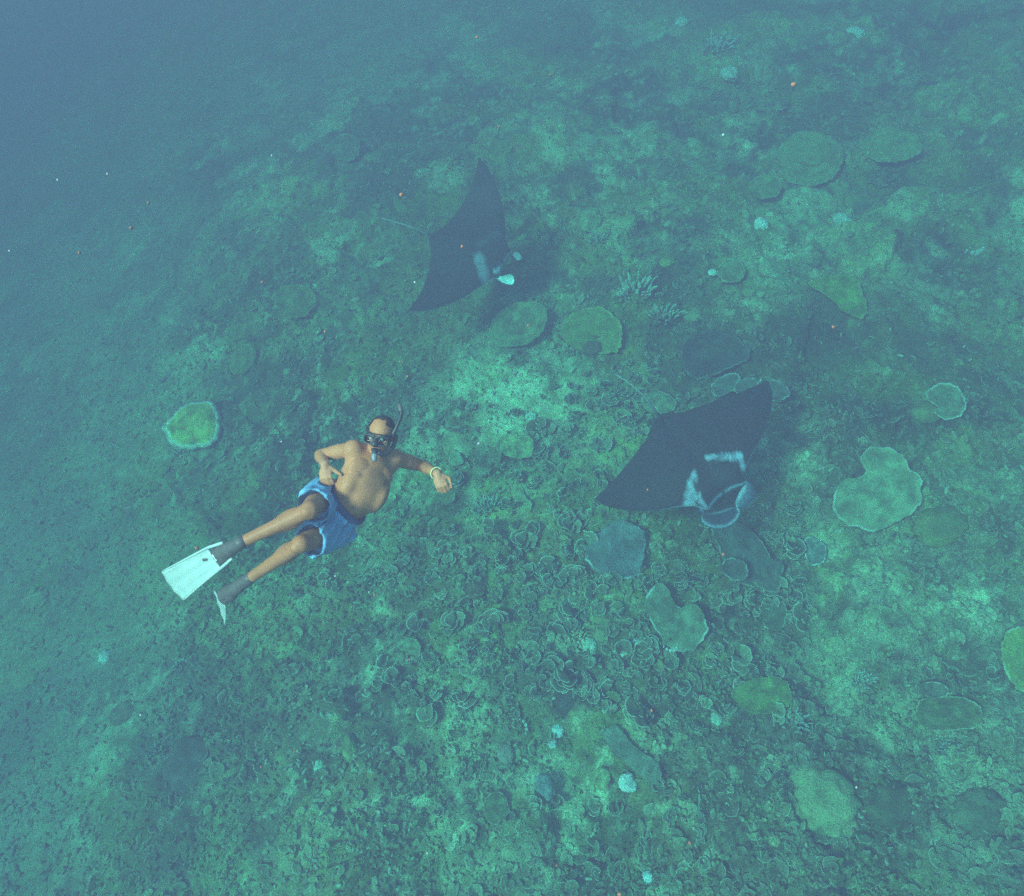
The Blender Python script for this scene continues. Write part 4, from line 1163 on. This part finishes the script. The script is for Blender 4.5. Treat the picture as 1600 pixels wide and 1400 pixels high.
# mask: rubber skirt, two panes, pale trim along the top of the frame, nose pocket, strap
def lens_loop(s, grow=0.0, n=24):
    o_ = []
    for k in range(n):
        w = 2 * math.pi * k / n
        a_ = math.copysign(abs(math.cos(w)) ** .75, math.cos(w)) * (.034 + grow); b_ = math.copysign(abs(math.sin(w)) ** .75, math.sin(w)) * (.025 + grow)
        l_ = s * .0375 + a_
        o_.append(H_(l_, .118 - 1.9 * l_ * l_ * 1.2, -.014 + b_ - .010 * abs(a_) / .034 * (1 if b_ < 0 else 0) * .4))
    return np.array(o_)
outer = []
for k in range(40):
    w = 2 * math.pi * k / 40
    a_ = math.copysign(abs(math.cos(w)) ** .6, math.cos(w)) * .078; b_ = math.copysign(abs(math.sin(w)) ** .6, math.sin(w)) * .036
    dip = .020 * math.exp(-(a_ / .02) ** 2) if b_ < 0 else 0
    outer.append((a_, -.014 + b_ + dip * -.2))
outer = np.array(outer)
V = []; F = []
rows = [(1.0, .030, 1.0), (1.04, .072, 1.0), (1.0, .100, 1.0), (.94, .106, .95), (.90, .098, .9)]
for sc_, f_, _ in rows:
    for a_, b_ in outer:
        V.append(H_(a_ * sc_, f_ - 2.2 * (a_ * sc_) ** 2 + .010, b_ * sc_ if True else 0))
n = 40
for k in range(len(rows) - 1):
    for j in range(n):
        F.append((k * n + j, k * n + (j + 1) % n, (k + 1) * n + (j + 1) % n, (k + 1) * n + j))
mask = part('diving_mask', mesh_rel('diving_mask', V, F), M_RUBBER)
for s in (1, -1):
    Lp = lens_loop(s); c = Lp.mean(0)
    v, f = ring(lens_loop(s, .003), .0052, 8)
    fr = part('lens_frame', mesh_rel('lens_frame', v, f), M_RUBBER, mask)
    v = list(Lp) + [c + hf * .003] + list(Lp - hf * .003) + [c - hf * .000]
    f = [(k, (k + 1) % 24, 24) for k in range(24)] + [(25 + (k + 1) % 24, 25 + k, 49) for k in range(24)] + [(k, 25 + k, 25 + (k + 1) % 24, (k + 1) % 24) for k in range(24)]
    part('lens', mesh_rel('lens', v, f), M_GLASS, mask)
    up_ = lens_loop(s, .004)[2:11]
    tube_part('trim', up_ + hf * .003, .0019, M_SILVER, 6, mask, 20)
v, f = fuse, None
nose = fuse([(np.asarray(q[0]) - ORI, q[1]) for q in [capsule(H_(0, .108, -.010), .013, H_(0, .124, -.036), .019), ellipsoid(H_(0, .108, -.046), HA, (.026, .022, .014))]], .004, 3, 'nose_pocket')
part('nose_pocket', nose, M_RUBBER, mask)
sp = [H_(.083 * math.sin(w), -.012 + .104 * math.cos(w), .004 + .018 * (1 - math.cos(w)) * .5) for w in np.linspace(.85, 2 * np.pi - .85, 26)]
v, f = tube(sp, .0045, 8)
v = np.asarray(v); 
vv_ = v.copy()
for k in range(26):
    for j in range(8):
        q = v[k * 8 + j] - sp[k]; vv_[k * 8 + j] = v[k * 8 + j] + hu * (q @ hu) * 2.2
part('strap', mesh_rel('strap', vv_, f), M_RUBBER, mask)
tube_part('strap_tail', [H_(-.085, .02, .0), H_(-.098, -.005, .020), H_(-.088, -.03, .042)], .0045, M_RUBBER, 6, mask)

# snorkel: mouthpiece, curved under the jaw, up the left side of the head
snk = tube_part('snorkel', [H_(.02, .105, -.092), H_(.055, .085, -.105), H_(.090, .040, -.07), H_(.098, .0, .0), pt(614, 680, 4.20), pt(621, 664, 4.20), pt(627, 648, 4.21), pt(626.5, 638, 4.22)], [.013, .0125, .0115, .0115, .0115, .011, .011, .0115], M_RUBBER, 12)
tube_part('snorkel_tip', [pt(626.5, 643, 4.212), pt(625.5, 637, 4.22), pt(624, 631, 4.225)], [.0125, .014, .010], M_POCKET, 10, snk, 10)
mp = fuse([(np.asarray(q[0]) - ORI, q[1]) for q in [ellipsoid(H_(0, .098, -.082), HA, (.026, .016, .016)), capsule(H_(.002, .112, -.088), .017, H_(.016, .135, -.125), .015)]], .004, 3, 'mouthpiece')
part('mouthpiece', mp, M_RUBBER, snk)
tube_part('purge_valve', [H_(.008, .128, -.100), H_(.012, .138, -.118), H_(.018, .146, -.138)], [.018, .0175, .013], M_GREY, 12, snk, 8)

# cord round the left wrist
fd = nrm(wrL - elL); wa = nrm(np.cross(fd, hf)); wb_ = np.cross(fd, wa)
v, f = ring([wrL - fd * .012 + (wa * math.cos(w) + wb_ * math.sin(w)) * .036 for w in np.linspace(0, 2 * np.pi, 25)[:-1]], .0048, 8)
part('bracelet', mesh_rel('bracelet', v, f), M_CORD)

# fins: foot pocket, blade with rails and a small dark emblem
def fin(corners, an, to, tipbulge, bend, emblem):
    (r0_, r1_, t0_, t1_) = [np.asarray(c) for c in corners]
    nl, nw = 22, 13
    nrmv = nrm(np.cross(t0_ - r0_, r1_ - r0_))
    if nrmv @ toc < 0:
        nrmv = -nrmv
    V = []; 
    def srf(a, b, off=0.0):
        p_ = (r0_ * (1 - b) + r1_ * b) * (1 - a) + (t0_ * (1 - b) + t1_ * b) * a
        d = nrm((t0_ + t1_) - (r0_ + r1_))
        return p_ + d * tipbulge * a ** 3 * (1 - (2 * b - 1) ** 2) + nrmv * (off + bend * math.sin(a * math.pi) + .0025 * math.cos(b * math.pi * 6))
    for s in (.0025, -.0025):
        for i in range(nl):
            for j in range(nw):
                V.append(srf(i / (nl - 1), j / (nw - 1), s))
    F = []; h_ = nl * nw
    for i in range(nl - 1):
        for j in range(nw - 1):
            a = i * nw + j
            F.append((a, a + nw, a + nw + 1, a + 1)); F.append((h_ + a, h_ + a + 1, h_ + a + nw + 1, h_ + a + nw))
    for i in range(nl - 1):
        a, b = i * nw, (i + 1) * nw
        F.append((a, h_ + a, h_ + b, b)); F.append((a + nw - 1, b + nw - 1, h_ + b + nw - 1, h_ + a + nw - 1))
    for j in range(nw - 1):
        a = (nl - 1) * nw + j; F.append((a, h_ + a, h_ + a + 1, a + 1)); F.append((j, j + 1, h_ + j + 1, h_ + j))
    heel = an + nrm(an - to) * .02
    d = nrm(to - an); wd = nrm((r1_ - r0_) - d * ((r1_ - r0_) @ d)); nd = np.cross(d, wd)
    if nd @ nrmv < 0:
        nd = -nd
    fp = fuse([(np.asarray(q[0]) - ORI, q[1]) for q in [ellipsoid(an * .5 + to * .5, [d, wd, nd], (.120, .043, .037)), ellipsoid(an * .22 + to * .78, [d, wd, nd], (.075, .051, .030)), capsule(an, .0385, to, .031), ellipsoid(to, [d, wd, nd], (.035, .052, .026)), ellipsoid(heel, [d, wd, nd], (.036, .036, .040))]], .005, 5, 'fin')
    fo = part('fin', fp, M_POCKET)
    bl = part('blade', mesh_rel('blade', V, F), M_BLADE, fo)
    for b in (0, 1) if emblem else ():
        side = (r0_, r1_)[b]
        pth = [an * .45 + to * .55 + wd * (.05 if b else -.05), side * .6 + (an * .3 + to * .7 + wd * (.055 if b else -.055)) * .4, srf(.0, b), srf(.35, b), srf(.7, b), srf(.97, b)]
        tube_part('rail', pth, [.009, .010, .009, .007, .006, .004], M_BLADE, 8, fo, 20)
    if emblem:
        # dark teardrop swirl on the blade and a small pale mark on the toe of the pocket
        W = []; n = 22
        for k in range(n):
            w = 2 * math.pi * k / n; q = .5 + .22 * math.cos(w * 2 + .6)
            W.append((.13 + .055 * q * math.cos(w), .36 + .17 * q * math.sin(w)))
        va = [srf(a, b, .0058) for a, b in W] + [srf(.13, .36, .0062)]
        vb = [srf(a, b, .0034) for a, b in W]
        f = [(k, (k + 1) % n, n) for k in range(n)] + [(k, n + 1 + k, n + 1 + (k + 1) % n, (k + 1) % n) for k in range(n)]
        part('emblem', mesh_rel('emblem', va + vb, f), M_POCKET, fo)
        tp = to + nd * .027 - d * .004
        tube_part('toe_mark', [tp - wd * .022 + d * .004, tp, tp + wd * .020 - d * .002], .0055, M_SILVER, 6, fo, 8)
    return fo
fin((pt(324, 856, 4.10), pt(345, 888, 4.10), pt(253, 893, 4.36), pt(287, 938, 4.36)), anR, toR, .022, .012, True)
fin((pt(333, 921, 4.38), pt(353, 949, 4.36), pt(335, 925, 4.80), pt(352, 977, 4.74)), anL, toL, .0, -.006, False)

# ------------------------------------------------------------------ specks adrift in the water
SPECKS = [(745, 58, 4, 0), (1240, 132, 7, 0), (627, 304, 6, 0), (722, 385, 4, 0), (232, 317, 4, 0), (205, 356, 5, 0), (124, 395, 4, 0), (410, 441, 4, 0), (508, 518, 4, 0), (825, 509, 4, 0), (1302, 511, 5, 0), (815, 750, 3, 0), (585, 930, 3, 0), (1018, 1110, 4, 0),
          (460, 1174, 3, 0), (408, 1198, 2.5, 0), (1078, 1317, 5, 0), (968, 1397, 6, 0), (870, 1352, 4, 0), (860, 117, 3, 0), (780, 198, 3, 0), (640, 1030, 3, 0), (625, 565, 3, 0), (637, 588, 3, 0), (1130, 866, 4, 0), (1012, 765, 3, 0), (308, 856, 6, 0),
          (648, 441, 3, 1), (440, 690, 3, 1), (168, 272, 3, 1), (90, 281, 3, 1), (15, 392, 3, 1), (1130, 211, 4, 1), (748, 693, 4, 1), (524, 900, 3, 1), (577, 925, 2.5, 1), (425, 243, 3, 1), (1338, 1230, 3, 1), (220, 1117, 3, 1), (668, 1333, 3, 1)]
r = random.Random(31)
for k, (px, py, s, w) in enumerate(SPECKS):
    d = r.uniform(1.6, 3.4); R = .66 * s * d / FOC
    sh = ICO1[0] * np.array((1.0, .7, .8)) * (1 + .25 * (np.array([r.random() for _ in range(len(ICO1[0]))]) - .5))[:, None] * R
    nm = 'white_speck' if w else 'orange_speck'
    o = link(nm, make_mesh(nm, sh, ICO1[1]), M_SPECKW if w else M_SPECK, None, pt(px, py, d))
    o.rotation_euler = (r.uniform(0, 3), r.uniform(0, 3), r.uniform(0, 3))
    if k == 1:
        tag(o, 'largest orange speck adrift, near the top right', 'drifting speck')
    else:
        tag(o, 'tiny white speck adrift in the water' if w else 'tiny orange speck adrift in the water', 'drifting speck', 'white specks adrift' if w else 'orange specks adrift')
